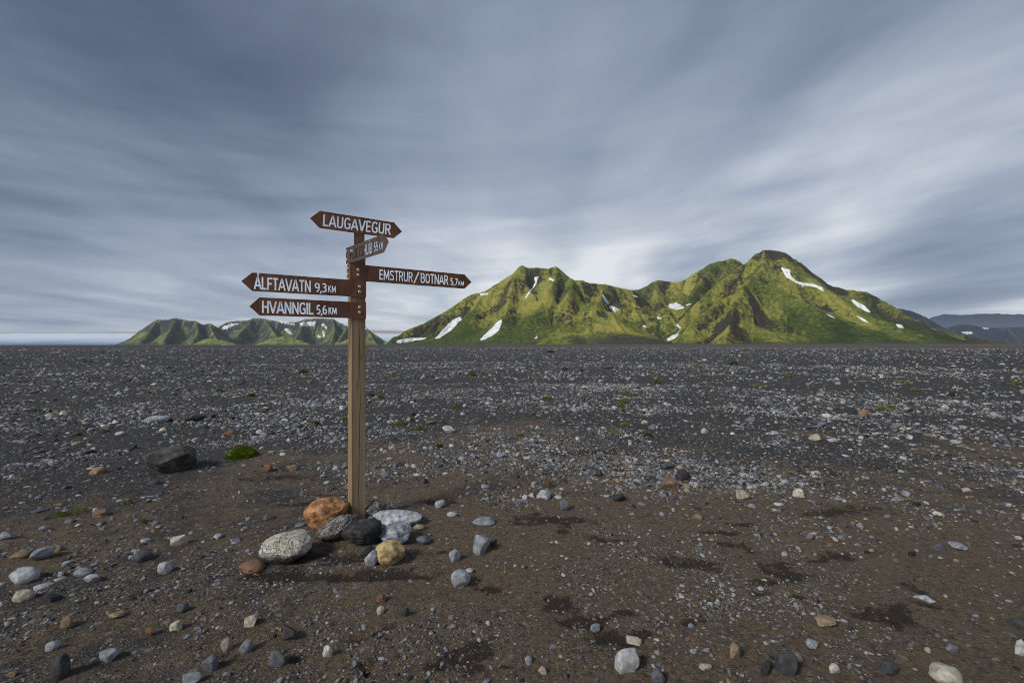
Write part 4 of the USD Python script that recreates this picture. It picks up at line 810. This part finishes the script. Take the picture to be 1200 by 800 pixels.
for ki, (kname, _) in enumerate(KINDS):
    sel = rest[SK[rest] == ki]
    pi = UsdGeom.PointInstancer.Define(stage, f'{gravel.GetPath()}/pebbles' + (f'_{ki:03d}' if ki else ''))
    tag(pi.GetPrim(), kind='stuff')
    protos = UsdGeom.Scope.Define(stage, f'{pi.GetPath()}/shapes')
    paths = []
    for j, (v, f) in enumerate(PROTO_V):
        pth = f'{protos.GetPath()}/pebble' + (f'_{j:03d}' if j else '')
        usdkit.mesh(stage, pth, (v, f), M[kname], smooth=True); paths.append(Sdf.Path(pth))
    pi.CreatePrototypesRel().SetTargets(paths)
    z = ground_z(SX[sel], SY[sel]) - SS[sel] * .17
    pi.CreatePositionsAttr(Vt.Vec3fArray.FromNumpy(np.stack([SX[sel], SY[sel], z], -1).astype(np.float32)))
    pi.CreateProtoIndicesAttr(Vt.IntArray.FromNumpy(rng.integers(0, len(paths), len(sel)).astype(np.int32)))
    sc = SS[sel][:, None] * np.stack([np.ones(len(sel)), rng.uniform(.8, 1.1, len(sel)), rng.uniform(.8, 1.25, len(sel))], -1)
    pi.CreateScalesAttr(Vt.Vec3fArray.FromNumpy(sc.astype(np.float32)))
    q = np.stack([rng.uniform(-.14, .14, len(sel)), rng.uniform(-.14, .14, len(sel)), np.zeros(len(sel)), np.ones(len(sel))], -1)
    tz = rng.uniform(0, math.pi, len(sel)); q[:, 2], q[:, 3] = np.sin(tz), np.cos(tz)
    q /= np.linalg.norm(q, axis=1)[:, None]
    pi.CreateOrientationsAttr(Vt.QuathArray.FromNumpy(q.astype(np.float16)))      # i, j, k, real

# ------------------------------------------------------------------ plants
def leaf_clump(seed, n, w, h, size, flat=.5):
    rng = np.random.default_rng(seed); V, F = [], []
    for i in range(n):
        r = math.sqrt(rng.uniform()) * w / 2; a = rng.uniform(0, 6.283); x, y = r * math.cos(a), r * math.sin(a)
        z = h * max(0, 1 - (2 * r / w) ** 2) * rng.uniform(.55, 1.0)
        d = np.array([x / w + rng.normal() * .5, y / w + rng.normal() * .5, flat + rng.uniform(0, .7)]); d /= np.linalg.norm(d)
        s = np.cross(d, rng.normal(size=3)); s /= np.linalg.norm(s) + 1e-9
        l = size * rng.uniform(.7, 1.4); b = np.array([x, y, z])
        k = len(V); V += [b - d * l * .3, b + d * l * .4 + s * l * .25, b + d * l, b + d * l * .4 - s * l * .25]; F += [(k, k + 1, k + 2), (k, k + 2, k + 3)]
    return np.array(V), np.array(F)
mx, my = foot(284, 536); ms = my / FPX
mx *= 1 + .06 / my
cush = xform('moss_cushion', (mx, my + .06, float(ground_z(mx, my + .06))))
tag(cush, 'bright green moss cushion right of the dark boulder', 'moss')
v, f = stone(301, (31 * ms, .25, 11 * ms), 2, 4, .22, (.8, .98), .18); v[:, 2] -= .01
obj('mound', (v, f), M['lime'], cush.GetPath(), smooth=True)
v, f = leaf_clump(302, 4200, 34 * ms, 13 * ms, .016, 1.1)
tag(obj('leaves', (v, f), M['lime'], cush.GetPath()), kind='stuff')
PL = [(370, 497, 10, 3, 0), (262, 493, 16, 5, 0), (372, 470, 12, 3, 0), (446, 466, 8, 3, 1), (735, 463, 18, 6, 1), (640, 468, 12, 4, 1), (490, 504, 12, 7, 1), (470, 497, 14, 5, 1), (535, 478, 10, 6, 1), (730, 472, 10, 4, 1), (675, 501, 16, 4, 0), (678, 536, 12, 4, 0), (515, 524, 9, 4, 0), (728, 478, 10, 6, 1), (733, 500, 12, 5, 1), (760, 511, 12, 4, 0), (718, 507, 16, 7, 1), (553, 440, 12, 6, 1), (461, 441, 12, 5, 1), (770, 449, 12, 5, 1), (887, 453, 18, 3, 1), (924, 442, 10, 3, 1), (1060, 450, 14, 4, 1), (1072, 458, 12, 3, 1), (1032, 480, 14, 4, 1), (1045, 479, 10, 4, 1), (92, 600, 24, 6, 1), (70, 604, 16, 5, 1), (130, 582, 18, 7, 0), (168, 612, 10, 5, 1), (295, 465, 10, 4, 0), (312, 476, 12, 3, 1), (258, 459, 10, 3, 1), (356, 437, 10, 3, 0), (292, 427, 9, 3, 0), (309, 435, 10, 3, 0), (40, 482, 14, 3, 1), (150, 590, 12, 5, 1), (985, 437, 12, 3, 0), (860, 427, 12, 3, 0), (820, 432, 10, 3, 1), (585, 421, 14, 3, 0), (645, 413, 8, 2, 0), (404, 492, 14, 3, 1), (1190, 450, 12, 3, 1), (700, 476, 8, 3, 1), (610, 511, 8, 3, 1)]
PLAB = {0: ('small green moss tuft growing between the stones', 'moss', 'green moss tufts on the gravel'), 1: ('low yellow-green herb tuft growing between the stones', 'plant', 'yellow-green herb tufts on the gravel')}
PL = [p_ for i, p_ in enumerate(PL) if p_[4] == 1 or i % 3 == 0]
for i, (px, py, w, h, kd) in enumerate(PL):
    x, y = foot(px, py); s = y / FPX
    v, f = leaf_clump(400 + i, 240, w * s * .85, h * s * .9, max(.010, 1.5 * s), .8)
    o_ = xform('moss_tuft' if kd == 0 else 'herb_tuft', (x, y, float(ground_z(x, y))))
    tag(o_, *PLAB[kd])
    tag(obj('leaves', (v, f), M['moss' if kd == 0 else 'herb'], o_.GetPath()), kind='stuff')
    if kd == 1 and i % 2 == 0:
        v, f = leaf_clump(900 + i, 40, w * s * 1.1, h * s * 1.1, max(.010, 1.4 * s), .2)
        tag(obj('flowers', (v, f), M['bloom'], o_.GetPath()), kind='stuff')

# ------------------------------------------------------------------ air
hz = usdkit.material(stage, L + '/haze_air', {'v': ('principled_volume', {'color': (.70, .83, 1.0), 'density': 2.2e-5, 'anisotropy': .1})}, [], volume='v.volume')
hb = trimesh.creation.box((64000, 64000, 640)); hb.apply_translation((0, 0, 640 / 2 - 12))
tag(obj('haze', hb, hz), kind='stuff')
